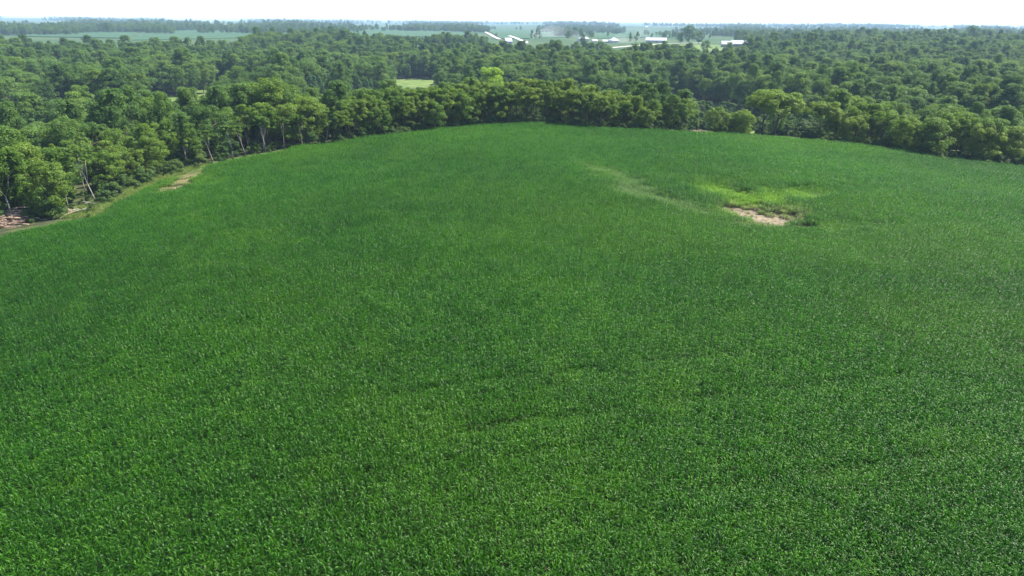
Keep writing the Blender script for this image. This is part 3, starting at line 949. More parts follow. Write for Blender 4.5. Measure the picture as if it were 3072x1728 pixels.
def undergrowth():
    pts, sc = [], []
    for s in np.arange(0, ARC[-1], 1.15):
        x, y, nx, ny, u = edge_at(s)
        reps = 3
        for k in range(reps):
            if 2118 < u < 2165 or 2236 < u < 2420:
                if random.random() < 0.85: continue
                o = random.uniform(0.8, 5); h = random.uniform(0.35, 0.8)
            elif 300 < u < 600:
                o = random.uniform(4, 16); h = random.uniform(0.3, 1.1)
            else:
                o = random.uniform(1.0, 14) if k else random.uniform(0.9, 2.2); h = random.uniform(0.5, 1.35) if k else random.uniform(0.25, 0.7)
            if u < 285 and o < 10.5: continue
            pts.append((x + nx * o + random.gauss(0, 0.5), y + ny * o + random.gauss(0, 0.5))); sc.append(h)
    for k in range(5200):
        a = random.uniform(-46, 30); g0, g1 = float(np.interp(a, *GAP0)), float(np.interp(a, *GAP1))
        if g1 - g0 < 5: continue
        r = random.uniform(g0 - 6, g1 + 6); x, y = r * math.sin(R(a)), r * math.cos(R(a))
        if float(vnoise(np.array([x / 16]), np.array([y / 16]), 71)[0]) < 0.40 or float(poly_dist(np.array([x]), np.array([y]))[0]) < 26: continue
        pts.append((x, y)); sc.append(random.uniform(0.4, 1.9))
    P = np.array(pts); S = np.array(sc)
    keep = (poly_dist(P[:, 0], P[:, 1]) > 0.9) & np.array([h < 0.55 or not blocks(a, b, 0.6) for (a, b), h in zip(pts, sc)])
    P, S = P[keep], S[keep]
    n = len(P)
    z = z_ground(P[:, 0], P[:, 1])
    rot = np.column_stack([rng.normal(size=n) * 0.06, rng.normal(size=n) * 0.06, rng.uniform(0, 6.28, n)])
    scl = np.column_stack([S * rng.uniform(0.8, 1.2, n), S * rng.uniform(0.8, 1.2, n), S])
    o = scatter('undergrowth', [b.merged('bush', 'scrub') for b in BUSH], np.column_stack([P, z]), rot, scl, rng.integers(0, len(BUSH), n))
    tag(o, 'tangled green undergrowth beneath the trees along the field edge', 'undergrowth', kind='stuff')
undergrowth()

def grass_tuft(seed):
    rs = np.random.default_rng(seed)
    V, F, T = [], [], []
    for k in range(40):
        a = rs.uniform(0, 6.28); r = 0.55 * math.sqrt(rs.uniform()); bx, by = r * math.cos(a), r * math.sin(a)
        h = rs.uniform(0.35, 0.95); d = rs.uniform(0, 6.28); w = rs.uniform(0.015, 0.03); ln = rs.uniform(0.1, 0.5) * h
        c, s_ = math.cos(d), math.sin(d); b0 = len(V)
        for t in (0, 0.55, 1.0):
            ww = w * (1 - 0.8 * t)
            for sg in (-1, 1):
                V.append((bx + c * ln * t * t - s_ * sg * ww, by + s_ * ln * t * t + c * sg * ww, h * t * (1 - 0.2 * t)))
        q = rs.uniform(0, 1); T += [q] * 6
        F += [(b0, b0 + 1, b0 + 3, b0 + 2), (b0 + 2, b0 + 3, b0 + 5, b0 + 4)]
    return np_mesh('grass_tuft', np.array(V), np.array(F), M['grass'], np.array(T))

def verge():
    pts, sc = [], []
    for s in np.arange(0, ARC[-1], 0.35):
        x, y, nx, ny, u = edge_at(s)
        if u < 280 and random.random() < 0.8: continue
        wide = 8.0 if 270 < u < 640 else (20 if (2118 < u < 2165 or 2236 < u < 2420) else 2.4)
        for k in range(7 if wide > 5 else 2):
            o = random.uniform(-0.3, wide)
            pts.append((x + nx * o, y + ny * o)); sc.append(random.uniform(0.5, 1.25))
    # scattered weeds and stubble on the bare ground
    for e in BARE:
        for k in range(60 if e[0] > 0 else 8):
            a = random.uniform(0, 6.28); q = math.sqrt(random.uniform(0, 1))
            c, s_ = math.cos(e[4]), math.sin(e[4]); dx, dy = e[2] * q * math.cos(a), e[3] * q * math.sin(a)
            if q < 0.55 and random.random() < 0.7: continue
            pts.append((e[0] + dx * c - dy * s_, e[1] + dx * s_ + dy * c)); sc.append(random.uniform(0.15, 0.5))
    P = np.array(pts); S = np.array(sc); n = len(P)
    z = z_ground(P[:, 0], P[:, 1]) - 0.02
    rot = np.column_stack([np.zeros(n), np.zeros(n), rng.uniform(0, 6.28, n)])
    o = scatter('verge_grass', [grass_tuft(k) for k in range(4)], np.column_stack([P, z]), rot, np.column_stack([S, S, S]), rng.integers(0, 4, n))
    tag(o, 'rough yellow-green grass on the bank and verge beside the corn', 'grass', kind='stuff')
verge()

# ------------------------------------------------------------------ woodland filling the valley (one mass)
AZ_T = [-60, -37, -30, -22, -19, -14, -12, -9, -4, 0, 7, 13, 16, 18.5, 21, 25, 31, 37, 60]
RF_T = [900, 900, 850, 820, 1000, 1150, 850, 815, 800, 765, 765, 800, 810, 860, 1120, 1450, 1600, 1750, 1800]
# the creek valley between the near wood and the far wood stays open, but for a few islands of trees
def island(u, v, ax, ay):
    x, y, z, t = ground_hit(u, v); k = (math.hypot(x, y) + ay) / math.hypot(x, y)
    return (x * k, y * k, ax, ay, -math.atan2(x, y))
ISLANDS = [island(535, 290, 21, 20), island(1870, 284, 30, 22), island(740, 268, 24, 16), island(1010, 262, 30, 22), island(1620, 262, 26, 16), island(150, 272, 20, 14), island(2200, 318, 13, 14)]
def woodland():
    X, Y = [], []
    def ring(r0, r1, sp):
        n = int((r1 - r0) / sp) + 1
        for i in range(n):
            r = r0 + i * sp
            m = int(R(100) * r / sp)
            a = np.radians(np.linspace(-50, 50, m) + (i % 2) * 50.0 / m)
            rr = r + rng.uniform(-0.42, 0.42, m) * sp; a = a + rng.uniform(-0.42, 0.42, m) * sp / r
            X.append(rr * np.sin(a)); Y.append(rr * np.cos(a))
    global rng
    ring(100, 420, 6.6); ring(420, 760, 7.8); ring(760, 1160, 9.5); ring(1160, 1800, 11.0)
    x = np.concatenate(X); y = np.concatenate(Y)
    r = np.hypot(x, y); az = np.degrees(np.arctan2(x, y))
    sd = poly_dist(x, y)
    rf = np.interp(az, AZ_T, RF_T) + 60 * (vnoise(az / 2.2, r * 0, 31) - 0.5)
    # distance behind the edge where the single trees end
    ue = np.interp(az, [-37, -17, -4, 10, 20, 37], [0, 800, 1300, 1900, 2300, 3072])
    lim = np.where(az < -17.5, 30, np.where(az < 9, 25, np.where(az < 14.5, 20, np.where(az < 24, 70, 22))))
    g0 = np.interp(az, *GAP0) + 26 * (vnoise(az / 1.7, r * 0, 33) - 0.5); g1 = np.interp(az, *GAP1) + 34 * (vnoise(az / 1.5, r * 0, 34) - 0.5)
    gap = (r > g0) & (r < g1)
    isl = np.zeros(len(x), dtype=bool)
    for e in ISLANDS: isl |= ell(x, y, *e) + 0.3 * (vnoise(x / 14, y / 14, 35) - 0.5) < 1
    stray = (rng.uniform(0, 1, len(x)) < 0.07) & (vnoise(x / 25, y / 25, 36) > 0.55)
    keep = (sd > lim) & (r < rf) & ((~in_clear(x, y) & (~gap | stray)) | isl) & (np.abs(az) < 48)
    # band of trees further out: (azimuth range, distance range, share)
    groups = [(x[keep], y[keep], np.ones(keep.sum()))]
    bands = [(-48, -25, 1680, 2500, 0.62, 12), (-48, 20, 2900, 3100, 0.55, 15), (-48, 48, 3800, 4000, 0.45, 18), (-25, -2, 2100, 2300, 0.75, 13), (-48, 48, 2700, 3000, 0.5, 15), (-23.5, -12, 1780, 1990, 0.55, 13), (-20, -13, 2250, 2400, 0.5, 13), (-13, -2.2, 935, 1030, 0.95, 10), (-8, 18, 2350, 2500, 0.5, 13),
             (2, 14, 800, 1060, 0.30, 10), (2, 17, 1650, 1900, 0.3, 13), (8, 20, 1950, 2250, 0.4, 13), (17, 30, 1150, 2600, 0.8, 13), (20, 48, 2600, 3300, 0.45, 16), (-48, 48, 3200, 3500, 0.33, 17), (-48, 48, 4300, 4700, 0.35, 20), (-48, 48, 5600, 6400, 0.4, 28), (-48, 48, 8000, 9500, 0.4, 45)]
    for a0, a1, r0, r1, share, sp in bands:
        rm = (r0 + r1) / 2
        n = int(R(a1 - a0) * rm * (r1 - r0) / sp ** 2)
        a = rng.uniform(a0, a1, n); rr = np.sqrt(rng.uniform(r0 ** 2, r1 ** 2, n))
        bx, by = rr * np.sin(np.radians(a)), rr * np.cos(np.radians(a))
        msk = vnoise(bx / (rm * 0.06), by / (rm * 0.06), 41) < share * 0.95
        msk &= ~in_clear(bx, by, 1.05)
        groups.append((bx[msk], by[msk], np.full(msk.sum(), 0.78 if rm < 3000 else (1.0 if rm < 5000 else 1.25))))
    x = np.concatenate([g[0] for g in groups]); y = np.concatenate([g[1] for g in groups]); k = np.concatenate([g[2] for g in groups])
    # keep single trees' places free
    pl = np.array([(a, b) for a, b, c in PLACED])
    near = np.hypot(x, y) < 420
    bad = np.zeros(len(x), dtype=bool)
    idx = np.where(near)[0]
    d = np.sqrt(((x[idx, None] - pl[None, :, 0]) ** 2 + (y[idx, None] - pl[None, :, 1]) ** 2)).min(1)
    bad[idx] = d < 4.0
    x, y, k = x[~bad], y[~bad], k[~bad]
    # keep sight of the farms and the far road
    for (fx, fy, fr) in FARM_CLEAR:
        q = np.hypot(x - fx, y - fy) > fr
        x, y, k = x[q], y[q], k[q]
    n = len(x)
    r = np.hypot(x, y)
    s = k * (0.66 + 0.66 * rng.uniform(0, 1, n) ** 1.2) * (0.92 + 0.35 * (vnoise(x / 45, y / 45, 51) - 0.3)) * np.where(r > 380, 1.22, np.where(np.degrees(np.arctan2(x, y)) < -18, 1.08, 0.88))
    wv = vnoise(x / 60, y / 60, 61)
    vid = rng.integers(0, 6, n)
    vid = np.where((wv > 0.72) & (rng.uniform(0, 1, n) < 0.7), 6 + rng.integers(0, 2, n), vid)
    vid = np.where((wv < 0.22) & (rng.uniform(0, 1, n) < 0.6), 8 + rng.integers(0, 2, n), vid)
    z = z_ground(x, y) - 0.1
    ok = ~over_opening(x, y, z + 15.0 * s)
    x, y, z, s, vid = x[ok], y[ok], z[ok], s[ok], vid[ok]; n = len(x)
    rot = np.column_stack([np.zeros(n), np.zeros(n), rng.uniform(0, 6.28, n)])
    w = rng.uniform(0.74, 1.3, n)
    scl = np.column_stack([s * w, s * w, s])
    protos = [BROAD[0].merged('broad_tree', 'wood'), BROAD[1].merged('broad_tree', 'wood'), BROAD[2].merged('broad_tree', 'wood'), BROAD[3].merged('broad_tree', 'broad'),
              TALL[0].merged('tall_tree', 'wood'), TALL[1].merged('tall_tree', 'wood'), LOCUST[0].merged('locust', 'locust'), BROAD[4].merged('broad_tree', 'edge'),
              COLUMN[0].merged('column_tree', 'willow'), COLUMN[1].merged('column_tree', 'willow')]
    o = scatter('woodland', protos, np.column_stack([x, y, z]), rot, scl, vid)
    tag(o, 'hazy green mass of woods filling the valley out to the horizon', 'woods', kind='stuff')
    print('woodland trees', n)

# ------------------------------------------------------------------ farms
def mat_plain(name, col, rough=0.6, var=0.12, scale=0.4):
    return noise_material(name, tuple(c * (1 - var) for c in col), col, scale, rough)
M['white_wall'] = mat_plain('white_siding', (0.42, 0.42, 0.41))
M['grey_wall'] = mat_plain('grey_siding', (0.17, 0.17, 0.20))
M['blue_wall'] = mat_plain('blue_grey_metal', (0.36, 0.41, 0.50), 0.45)
M['white_roof'] = mat_plain('white_metal_roof', (0.42, 0.43, 0.44), 0.5)
M['grey_roof'] = mat_plain('grey_metal_roof', (0.36, 0.38, 0.40), 0.45)
M['dark_roof'] = mat_plain('shingle_roof', (0.16, 0.15, 0.15), 0.8)
M['glass'] = mat_plain('window_glass', (0.04, 0.05, 0.06), 0.1)
M['door'] = mat_plain('door_paint', (0.25, 0.22, 0.2))
M['gravel'] = noise_material('gravel', (0.34, 0.31, 0.27), (0.46, 0.43, 0.38), 0.6, 0.95)

def barn(name, loc, rz, L, W, H, RH, wallm, roofm, label, cat='barn', doors=1, wins=3, hip=False, porch=False, group=None):
    t = empty(name, loc, rz)
    m = MB()
    a, b = L / 2, W / 2
    m.quad((-a,-b,-1.5),(a,-b,-1.5),(a,-b,H),(-a,-b,H)); m.quad((a,b,-1.5),(-a,b,-1.5),(-a,b,H),(a,b,H))
    if hip:
        m.quad((a,-b,-1.5),(a,b,-1.5),(a,b,H),(a,-b,H)); m.quad((-a,b,-1.5),(-a,-b,-1.5),(-a,-b,H),(-a,b,H))
    else:
        m.poly([(a,-b,-1.5),(a,b,-1.5),(a,b,H),(a,0,H+RH),(a,-b,H)]); m.poly([(-a,b,-1.5),(-a,-b,-1.5),(-a,-b,H),(-a,0,H+RH),(-a,b,H)])
    m.build('wall', M[wallm], t)
    r = MB(); e = 0.5; k = RH / b
    if hip:
        q = max(0.0, a - b) * 0.9 + 0.01
        z0 = H - k * e
        A = [(-a-e,-b-e,z0),(a+e,-b-e,z0),(a+e,b+e,z0),(-a-e,b+e,z0)]; p0, p1 = (-q,0,H+RH+0.1), (q,0,H+RH+0.1)
        r.quad(A[0],A[1],p1,p0); r.quad(A[2],A[3],p0,p1); r.poly([A[1],A[2],p1]); r.poly([A[3],A[0],p0]); r.quad(A[3],A[2],A[1],A[0])
    else:
        for sg in (-1, 1):
            o = [(-a-e, sg*(b+e), H-k*e+0.02), (a+e, sg*(b+e), H-k*e+0.02), (a+e, 0, H+RH+0.02), (-a-e, 0, H+RH+0.02)]
            n = len(r.v); r.v += o + [(p[0], p[1], p[2]+0.18) for p in o]
            for f in ((0,1,2,3),(7,6,5,4),(0,4,5,1),(1,5,6,2),(2,6,7,3),(3,7,4,0)): r.f.append([n+i for i in f])
    ro = r.build('roof', M[roofm], t)
    if cat == 'house' and not porch:
        c = MB(); c.box(-0.4, 0.4, -0.4, 0.4, H + RH * 0.5, H + RH + 1.0); c.build('chimney', M['door'], ro)
    for i in range(doors):
        d = MB(); cx = -a + (i + 0.5) * L / doors + 0.6; wd = 1.0 if cat == 'house' else 3.2
        d.box(cx - wd / 2, cx + wd / 2, -b - 0.08, -b - 0.01, 0, min(H * 0.82, 2.1 if cat == 'house' else 3.6)); d.build('door', M['door'], t)
    for i in range(wins):
        cx = -a + (i + 0.5) * L / wins - 1.0
        w = MB(); w.box(cx - 0.6, cx + 0.6, -b - 0.07, -b - 0.012, 1.0, min(2.2, H - 0.3)); w.build('window', M['glass'], t)
    if porch:
        p = MB(); p.box(-a * 0.3, a, -b - 3.0, -b - 0.05, H - 0.35, H - 0.15); p.build('porch_roof', M[roofm], t)
        for i in range(4):
            q = MB(); cx = -a * 0.3 + 0.2 + i * (a * 1.3 - 0.4) / 3; q.box(cx - 0.1, cx + 0.1, -b - 2.9, -b - 2.7, -0.2, H - 0.35); q.build('porch_post', M['white_wall'], t)
    return tag(t, label, cat, group)

def face_cam(x, y, extra=0.0):
    return -math.atan2(x, y) + extra

FARM_CLEAR = []
def farm(name, u, v, wpx, depth_m, hpx, wallm, roofm, label, cat='barn', rot=0.0, clear=17, **kw):
    x, y, z, t = ground_hit(u, v)
    px = t / FPX
    L = wpx * px; tot = hpx * px
    W = depth_m
    FARM_CLEAR.append((x, y, clear))
    # and a strip in front of it, towards the viewer
    for q in ((0.97, 0.94, 0.91, 0.88, 0.85) if wallm == 'grey_wall' else (0.975, 0.95)):
        FARM_CLEAR.append((x * q, y * q, clear * 0.8))
    H = tot * 0.5; RH = tot * 0.5
    return barn(name, (x, y, z), face_cam(x, y, rot), L, W, H, RH, wallm, roofm, label, cat, **kw)

farm('shed', 1524, 133, 19, 14, 18, 'blue_wall', 'grey_roof', 'blue-grey metal shed at the left end of the farm', 'shed', 0.25)
farm('shed', 1570, 135, 25, 12, 11, 'white_wall', 'white_roof', 'low white shed beside the blue-grey shed', 'shed', -0.05)
farm('farmhouse', 1750, 125, 26, 20, 18, 'white_wall', 'white_roof', 'white farmhouse with a steep pyramid roof behind the woods', 'house', 0.3, hip=True)
farm('shed', 1784, 127, 14, 10, 8, 'white_wall', 'white_roof', 'small white outbuilding right of the pyramid-roofed farmhouse', 'shed', 0.2)
farm('farmhouse', 1840, 129, 24, 15, 16, 'white_wall', 'white_roof', 'white farmhouse with a gable and low wings by the gravel drive', 'house', 0.5, hip=True)
farm('shed', 1817, 128, 18, 9, 8, 'white_wall', 'white_roof', 'low white shed left of the gabled white farmhouse', 'shed', 0.1)
farm('machine_shed', 1968, 128, 60, 18, 14, 'white_wall', 'white_roof', 'long white machine shed with a bright white roof', 'shed', -0.04, clear=40, doors=3, wins=4)
farm('garage', 2180, 141, 33, 12, 17, 'grey_wall', 'grey_roof', 'grey garage with a light metal roof left of the grey farmhouse', 'garage', 0.12, clear=32, doors=2, wins=2)
farm('farmhouse', 2216, 141, 44, 13, 19, 'grey_wall', 'grey_roof', 'grey farmhouse with a light metal roof and long front porch', 'house', 0.12, clear=40, doors=2, wins=4, porch=True)

FARB = [(264, 71, 14, 4, 'far white shed left of the first lone field tree'), (297, 73, 20, 5, 'far long white shed above the lone field tree'), (233, 61, 12, 4, 'far white barn on the left horizon'),
        (557, 68, 8, 5, 'far small white house among trees on the left skyline'), (583, 68, 8, 5, 'second far white house on the left skyline'), (617, 67, 9, 4, 'third far white building on the left skyline'),
        (632, 68, 8, 4, 'rightmost of the far white houses on the left skyline'),
        (822, 76, 18, 5, 'far low white barn beyond the tan stubble strip'), (840, 74, 16, 6, 'far bright white barn right of the tan stubble strip'), (860, 78, 20, 4, 'far grey-white long shed past the stubble strip'),
        (1408, 88, 11, 7, 'small white house at the top of the gravel road'), (1940, 83, 8, 4, 'tiny far white shed above the long machine shed')]
for u, v, w, h, lab in FARB:
    farm('far_barn', u, v, w, 14, h, 'white_wall', 'white_roof', lab, 'barn', random.uniform(-0.2, 0.2), clear=60, doors=1, wins=2, group='white buildings on the far farmland')

# vehicles by the grey house
def car(u, v, col, label, rz):
    x, y, z, t = ground_hit(u, v)
    m = mat_plain('car_paint_' + col[0], col[1], 0.3)
    o = empty('parked_car', (x, y, z + 0.05), face_cam(x, y, rz))
    b = MB(); b.poly([(-2.2,-.9,.35),(2.2,-.9,.35),(2.2,-.9,.85),(1.2,-.9,1.0),(-2.0,-.9,1.0),(-2.2,-.9,.8)]); n = 6
    b.v += [(p[0], .9, p[2]) for p in b.v[:6]]; b.f.append([11,10,9,8,7,6])
    for i in range(6): b.f.append([i, i+6, (i+1) % 6 + 6, (i+1) % 6])
    b.build('body', m, o)
    c = MB(); c.v = [(-1.7,-.82,1.0),(1.0,-.82,1.0),(.4,-.68,1.6),(-1.4,-.68,1.6),(-1.7,.82,1.0),(1.0,.82,1.0),(.4,.68,1.6),(-1.4,.68,1.6)]
    c.f = [[0,1,2,3],[5,4,7,6],[1,5,6,2],[4,0,3,7],[3,2,6,7]]
    c.build('cabin', M['glass'], o)
    for sx in (-1.35, 1.35):
        for sy in (-.85, .85):
            w = MB(); w.tube([(sx, sy - .1, .33), (sx, sy + .1, .33)], [.33, .33], 12); w.build('wheel', M['dark_roof'], o)
    tag(o, label, 'car')
car(2149, 143, ('green', (0.05, 0.14, 0.09)), 'green vehicle parked left of the grey garage', 0.1)
car(2180, 144, ('white', (0.75, 0.75, 0.75)), 'white vehicle parked in front of the grey garage', 0.05)

# lone trees on the far farmland
def far_tree(u, v, hpx, kind, label, mat=None, widen=1.0, name='lone_tree'):
    x, y, z, t = ground_hit(u, v)
    H = hpx * t / FPX; sc = H / kind.H
    PLACED.append((x, y, 5))
    plant(name, kind, (x, y, z - 0.1), random.uniform(0, 6), (sc * widen, sc * widen, sc), label, 'tree', None, mat)
far_tree(328, 104, 34, OPEN[0], 'lone tree with a bare trunk in the far left field', 'wood', 0.75)
far_tree(438, 92, 29, BROAD[0], 'second lone tree in the far left field, fuller crown', 'wood')
far_tree(1593, 117, 27, COLUMN[0], 'left poplar of the fan-shaped clump behind the farm', 'wood', 1.2, 'poplar_tree')
far_tree(1607, 117, 30, COLUMN[1], 'middle poplar of the fan-shaped clump behind the farm', 'wood', 1.2, 'poplar_tree')
far_tree(1619, 117, 28, COLUMN[2], 'right poplar of the fan-shaped clump behind the farm', 'wood', 1.2, 'poplar_tree')
far_tree(1891, 129, 30, TALL[0], 'left of two tall dark trees between white farmhouse and machine shed', 'wood', 0.7)
far_tree(1907, 129, 33, TALL[1], 'right of two tall dark trees between white farmhouse and machine shed', 'wood', 0.7)
far_tree(2040, 132, 34, BROAD[1], 'left tree of the big clump right of the machine shed', 'wood', 1.1)
far_tree(2066, 132, 55, BROAD[2], 'tallest tree of the big clump right of the machine shed', 'wood', 1.0)
far_tree(2096, 132, 36, BROAD[3], 'right tree of the big clump near the grey house', 'wood', 1.0)
far_tree(2117, 155, 33, FULL[0], 'round bushy tree left of the grey garage', 'wood', 1.4)
far_tree(2250, 160, 20, FULL[1], 'small round tree below the right end of the grey farmhouse', 'scrub', 1.4)
far_tree(2228, 123, 18, FULL[2], 'dark tree behind the roof of the grey farmhouse', 'wood', 1.0)
far_tree(1741, 112, 22, TALL[2], 'hazy tree left of the pyramid-roofed farmhouse', 'wood', 1.3)
far_tree(1705, 118, 26, BROAD[4], 'broad hazy tree further left of the pyramid-roofed farmhouse', 'wood', 1.1)
far_tree(1775, 115, 22, BROAD[0], 'hazy tree right of the pyramid-roofed farmhouse', 'wood', 1.1)
far_tree(1395, 100, 20, BROAD[1], 'dark tree at the head of the gravel road by the small white house', 'wood', 0.9)
far_tree(1439, 95, 11, BROAD[2], 'small round dark tree beside the top of the gravel road', 'wood', 1.2)
far_tree(1489, 111, 12, FULL[3], 'small tree beside the lower end of the gravel road', 'wood', 1.0)
far_tree(2908, 128, 50, BROAD[3], 'large dark tree towering over the wood at the right skyline', 'wood', 1.15)
far_tree(2880, 126, 34, BROAD[4], 'lower dark tree just left of the towering tree at right skyline', 'wood', 1.1)

woodland()

# ------------------------------------------------------------------ far crop fields, roads
def crop_mat(name, c1, c2):
    return noise_material(name, c1, c2, 0.01, 0.9, 5)
def far_field(name, corners, m, h=1.2, n=14):
    """a block of standing crop laid over the ground between four points of the far farmland"""
    C = [ground_hit(u, v)[:2] for u, v in corners]
    V, F = [], []
    S, T = np.meshgrid(np.linspace(0, 1, n), np.linspace(0, 1, n))
    S, T = S.ravel(), T.ravel()
    x = (1-S)*(1-T)*C[0][0] + S*(1-T)*C[1][0] + S*T*C[2][0] + (1-S)*T*C[3][0]
    y = (1-S)*(1-T)*C[0][1] + S*(1-T)*C[1][1] + S*T*C[2][1] + (1-S)*T*C[3][1]
    z = z_ground(x, y)
    top = np.column_stack([x, y, z + h]); bot = np.column_stack([x, y, z - 0.5])
    V = np.vstack([top, bot]); k = n * n
    for i in range(n - 1):
        for j in range(n - 1):
            a = i * n + j; F.append([a, a + 1, a + n + 1, a + n])
    rim = [j for j in range(n)] + [i * n + n - 1 for i in range(1, n)] + [(n-1) * n + j for j in range(n - 2, -1, -1)] + [i * n for i in range(n - 2, 0, -1)]
    for q in range(len(rim)):
        a, b = rim[q], rim[(q + 1) % len(rim)]
        F.append([b, a, a + k, b + k])
    o = link(name, np_mesh(name, V, F, m))
    return tag(o, kind='structure')
soy = crop_mat('soybean_field', (0.020, 0.055, 0.018), (0.030, 0.070, 0.022))
cornf = crop_mat('far_corn', (0.018, 0.055, 0.016), (0.028, 0.07, 0.02))
stub = crop_mat('stubble', (0.36, 0.29, 0.18), (0.46, 0.38, 0.25))
far_field('far_field', [(60, 110), (380, 116), (430, 89), (110, 88)], soy)
far_field('far_field', [(395, 122), (820, 112), (830, 86), (440, 90)], soy)
far_field('far_field', [(830, 104), (1000, 98), (1000, 80), (838, 84)], cornf)
far_field('far_field', [(621, 85), (795, 85), (792, 78), (650, 77)], stub, 0.3)
far_field('far_field', [(1000, 108), (1390, 112), (1390, 82), (1040, 79)], soy)
far_field('far_field', [(1160, 152), (1340, 147), (1330, 139), (1180, 142)], cornf)
far_field('far_field', [(1500, 116), (1590, 116), (1590, 87), (1450, 86)], soy)
far_field('far_field', [(1625, 116), (1720, 112), (1720, 84), (1600, 84)], soy)
far_field('far_field', [(1790, 116), (1900, 113), (1900, 97), (1800, 97)], cornf)
far_field('far_field', [(1920, 113), (2010, 113), (2000, 92), (1915, 92)], soy)
far_field('far_field', [(2245, 128), (2340, 128), (2335, 122), (2245, 122)], soy)

def road(pix, width, m, lift=0.35):
    P = [ground_hit(u, v)[:2] for u, v in pix]
    xs, ys = [], []
    for i in range(len(P) - 1):
        for t in np.linspace(0, 1, 12, endpoint=(i == len(P) - 2)):
            xs.append(P[i][0] * (1-t) + P[i+1][0] * t); ys.append(P[i][1] * (1-t) + P[i+1][1] * t)
    xs, ys = np.array(xs), np.array(ys)
    dx, dy = np.gradient(xs), np.gradient(ys); l = np.hypot(dx, dy) + 1e-9
    nx, ny = -dy / l * width / 2, dx / l * width / 2
    A = np.column_stack([xs + nx, ys + ny, z_ground(xs + nx, ys + ny) + lift]); B = np.column_stack([xs - nx, ys - ny, z_ground(xs - nx, ys - ny) + lift])
    n = len(xs); V = np.vstack([A, B, A - (0, 0, 1.0), B - (0, 0, 1.0)]); F = [[i, i+1, n+i+1, n+i] for i in range(n-1)]
    F += [[i + 2*n, i + 1 + 2*n, i + 1, i] for i in range(n-1)] + [[n + i, n + i + 1, 3*n + i + 1, 3*n + i] for i in range(n-1)]
    return tag(link('gravel_road', np_mesh('gravel_road', V, F, m)), kind='structure')
road([(1400, 88), (1440, 91), (1446, 93), (1482, 112), (1500, 120)], 7.5, M['gravel'], 1.5)
road([(1528, 109), (1540, 113), (1555, 119), (1580, 131)], 8, M['gravel'], 1.5)
road([(1798, 147), (1850, 142), (1920, 136), (1996, 131), (2060, 130), (2105, 129)], 6, M['gravel'], 0.4)

# ------------------------------------------------------------------ brush piles, fallen poles
def stick_mesh(seed, L, r, mat, crook=0.12):
    rs = np.random.default_rng(seed); m = MB()
    p = [(L * (t - 0.5), rs.normal() * crook, rs.normal() * crook * 0.5) for t in np.linspace(0, 1, 5)]
    m.tube(p, [r, r * 0.9, r * 0.75, r * 0.55, r * 0.2], 5)
    for k in range(3):
        a = Vector(p[1 + k]); e = a + Vector((L * 0.16, rs.normal() * L * 0.09, abs(rs.normal()) * L * 0.07))
        m.tube([a, e], [r * 0.45, r * 0.12], 4)
    return m.mesh('branch', mat, True)
def brush(name, pts, n, L, r, mats, label, spread=2.5, height=1.5, along=0.0):
    P = [ground_hit(u, v)[:2] for u, v in pts]
    cx, cy = np.mean([p[0] for p in P]), np.mean([p[1] for p in P])
    root = empty(name, (cx, cy, zg(cx, cy)))
    protos = [stick_mesh(700 + k + int(cx), L * (0.6 + 0.25 * k), r * (0.6 + 0.2 * k), M[mats[k % len(mats)]]) for k in range(4)]
    for k in range(n):
        t = random.uniform(0, len(P) - 1.001) if len(P) > 1 else 0; i = int(t); f = t - i
        q = P[i] if len(P) == 1 else (P[i][0] * (1-f) + P[i+1][0] * f, P[i][1] * (1-f) + P[i+1][1] * f)
        x, y = q[0] + random.gauss(0, spread * 0.4), q[1] + random.gauss(0, spread * 0.4)
        d = math.hypot(x - q[0], y - q[1]) / spread
        h = height * max(0.05, 1 - d) * random.uniform(0.1, 1.0)
        b = link('branch', protos[k % 4], root)
        b.location = (x - cx, y - cy, zg(x, y) - zg(cx, cy) + 0.12 + h)
        b.rotation_euler = (random.uniform(0, 6.28), random.gauss(0, 0.16), along + random.gauss(0, 0.45) + (math.pi if random.random() < 0.5 else 0))
    return tag(root, label, 'brush pile')
brush('brush_pile', [(-30, 684), (20, 676), (60, 664), (100, 655)], 190, 4.8, 0.11, ['deadwood'], 'heap of brown dead branches in the lower left corner beside the corn', 4.6, 2.4, 0.35)
brush('brush_pile', [(150, 652), (185, 646), (215, 638)], 46, 3.6, 0.07, ['greywood', 'deadwood'], 'low grey brush heap right of the brown branch pile', 2.4, 0.9, 0.45)
brush('brush_pile', [(1085, 402), (1110, 396), (1135, 392)], 50, 5.0, 0.10, ['greywood'], 'grey brush heap at the left belt foot where it nears the crest', 3.2, 1.8, 0.3)
brush('brush_pile', [(1138, 402), (1150, 400)], 20, 4.0, 0.09, ['greywood', 'deadwood'], 'small pale brush heap on the left belt foot', 2.5, 1.2, 0.3)
brush('brush_pile', [(325, 592), (345, 584)], 22, 3.0, 0.07, ['deadwood', 'greywood'], 'small brown twig heap on the grassy bank by the corn', 1.8, 0.7, 0.5)
brush('brush_pile', [(2060, 398), (2090, 400), (2130, 402)], 40, 4.0, 0.08, ['greywood', 'deadwood'], 'pale brush at the foot of the dark snag', 2.5, 0.8, 0.0)

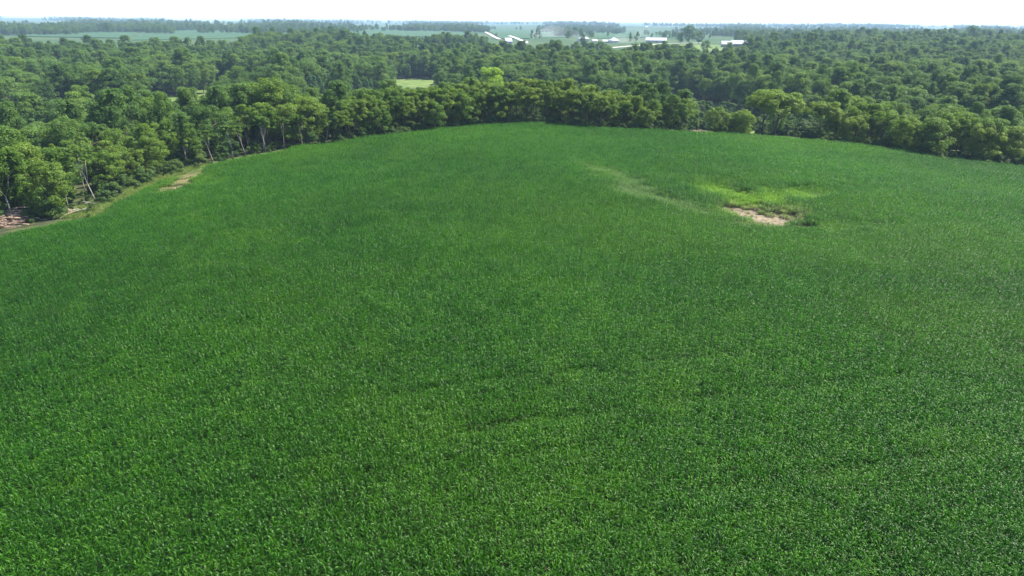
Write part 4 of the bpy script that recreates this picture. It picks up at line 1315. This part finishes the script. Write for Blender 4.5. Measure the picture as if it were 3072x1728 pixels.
def pole(u0, v0, u1, v1, r, mat, label, lift=0.5):
    a = ground_hit(u0, v0); b = ground_hit(u1, v1)
    ax, ay = a[0], a[1]; L = math.hypot(b[0] - ax, b[1] - ay)
    root = empty('fallen_trunk', (ax, ay, a[2] + 0.15), math.atan2(b[1] - ay, b[0] - ax))
    dz = zg(b[0], b[1]) - a[2] + lift
    m = MB(); m.tube([(0, 0, 0), (L * 0.35, 0.15, dz * 0.35 + 0.1), (L * 0.7, -0.1, dz * 0.7 + 0.12), (L, 0, dz)], [r, r * 0.85, r * 0.6, r * 0.25], 7)
    m.build('stem', M[mat], root, True)
    for k in range(3):
        t = 0.45 + 0.18 * k; s = (-1) ** k
        bm = MB(); bm.tube([(L * t, 0, dz * t + 0.1), (L * t + L * 0.12, s * L * 0.09, dz * t + 0.35)], [r * 0.4, r * 0.1], 5); bm.build('side_branch', M[mat], root, True)
    tag(root, label, 'fallen trunk')
pole(200, 645, 268, 634, 0.13, 'greywood', 'long pale fallen pole beside the corn, nearest the grassy bank')
pole(212, 642, 282, 632, 0.10, 'pale_bark', 'upper of the long pale fallen poles under the bank')
pole(160, 660, 195, 648, 0.12, 'greywood', 'short pale fallen pole at the right end of the brown brush pile')
pole(180, 658, 225, 643, 0.11, 'deadwood', 'brownish fallen pole crossing the grey brush heap')
pole(232, 607, 288, 626, 0.16, 'pale_bark', 'fallen trunk lying across the grass of the bank', 0.9)
pole(372, 566, 410, 556, 0.12, 'greywood', 'pale fallen branch at the top of the grassy bank', 0.8)

# ------------------------------------------------------------------ dust over the farm and haze over everything
def volume_mat(name, dens, col, aniso=0.2):
    m, nd, lk = new_mat(name)
    v = N(nd, 'ShaderNodeVolumePrincipled')
    v.inputs['Color'].default_value = (*col, 1); v.inputs['Density'].default_value = dens; v.inputs['Anisotropy'].default_value = aniso
    o = N(nd, 'ShaderNodeOutputMaterial'); lk.new(v.outputs[0], o.inputs['Volume'])
    return m
def dust():
    V, F = [], []
    for u, v, rx, rz_ in ((1690, 112, 26, 12), (1660, 112, 34, 15), (1715, 112, 22, 10), (1630, 110, 30, 10), (1925, 126, 18, 13), (1945, 126, 14, 9), (1870, 130, 20, 6), (1860, 127, 16, 9)):
        x, y, z, t = ground_hit(u, v)
        n0 = len(V); a, b = 16, 9
        for i in range(b):
            ph = math.pi * i / (b - 1)
            for j in range(a):
                th = 2 * math.pi * j / a
                w = 1 + 0.2 * math.sin(3 * th + u) * math.sin(ph)
                V.append((x + rx * w * math.sin(ph) * math.cos(th), y + rx * w * math.sin(ph) * math.sin(th), z + rz_ * 0.7 + rz_ * math.cos(ph)))
        for i in range(b - 1):
            for j in range(a):
                F.append([n0 + i*a + j, n0 + (i+1)*a + j, n0 + (i+1)*a + (j+1) % a, n0 + i*a + (j+1) % a])
    o = link('dust_cloud', np_mesh('dust_cloud', np.array(V), F, volume_mat('dust_air', 0.0028, (0.95, 0.95, 0.93))))
    tag(o, 'pale road dust drifting over the white farm buildings', 'dust', kind='stuff')
dust()
HAZE = 0.00010
hb = MB(); hb.box(-16500, 16500, -16500, 16500, -60, 48)
hz = hb.build('haze', volume_mat('haze_air', HAZE, (0.48, 0.68, 0.90), 0.0))
tag(hz, 'pale blue summer haze over the far woods and farmland', 'haze', kind='stuff')
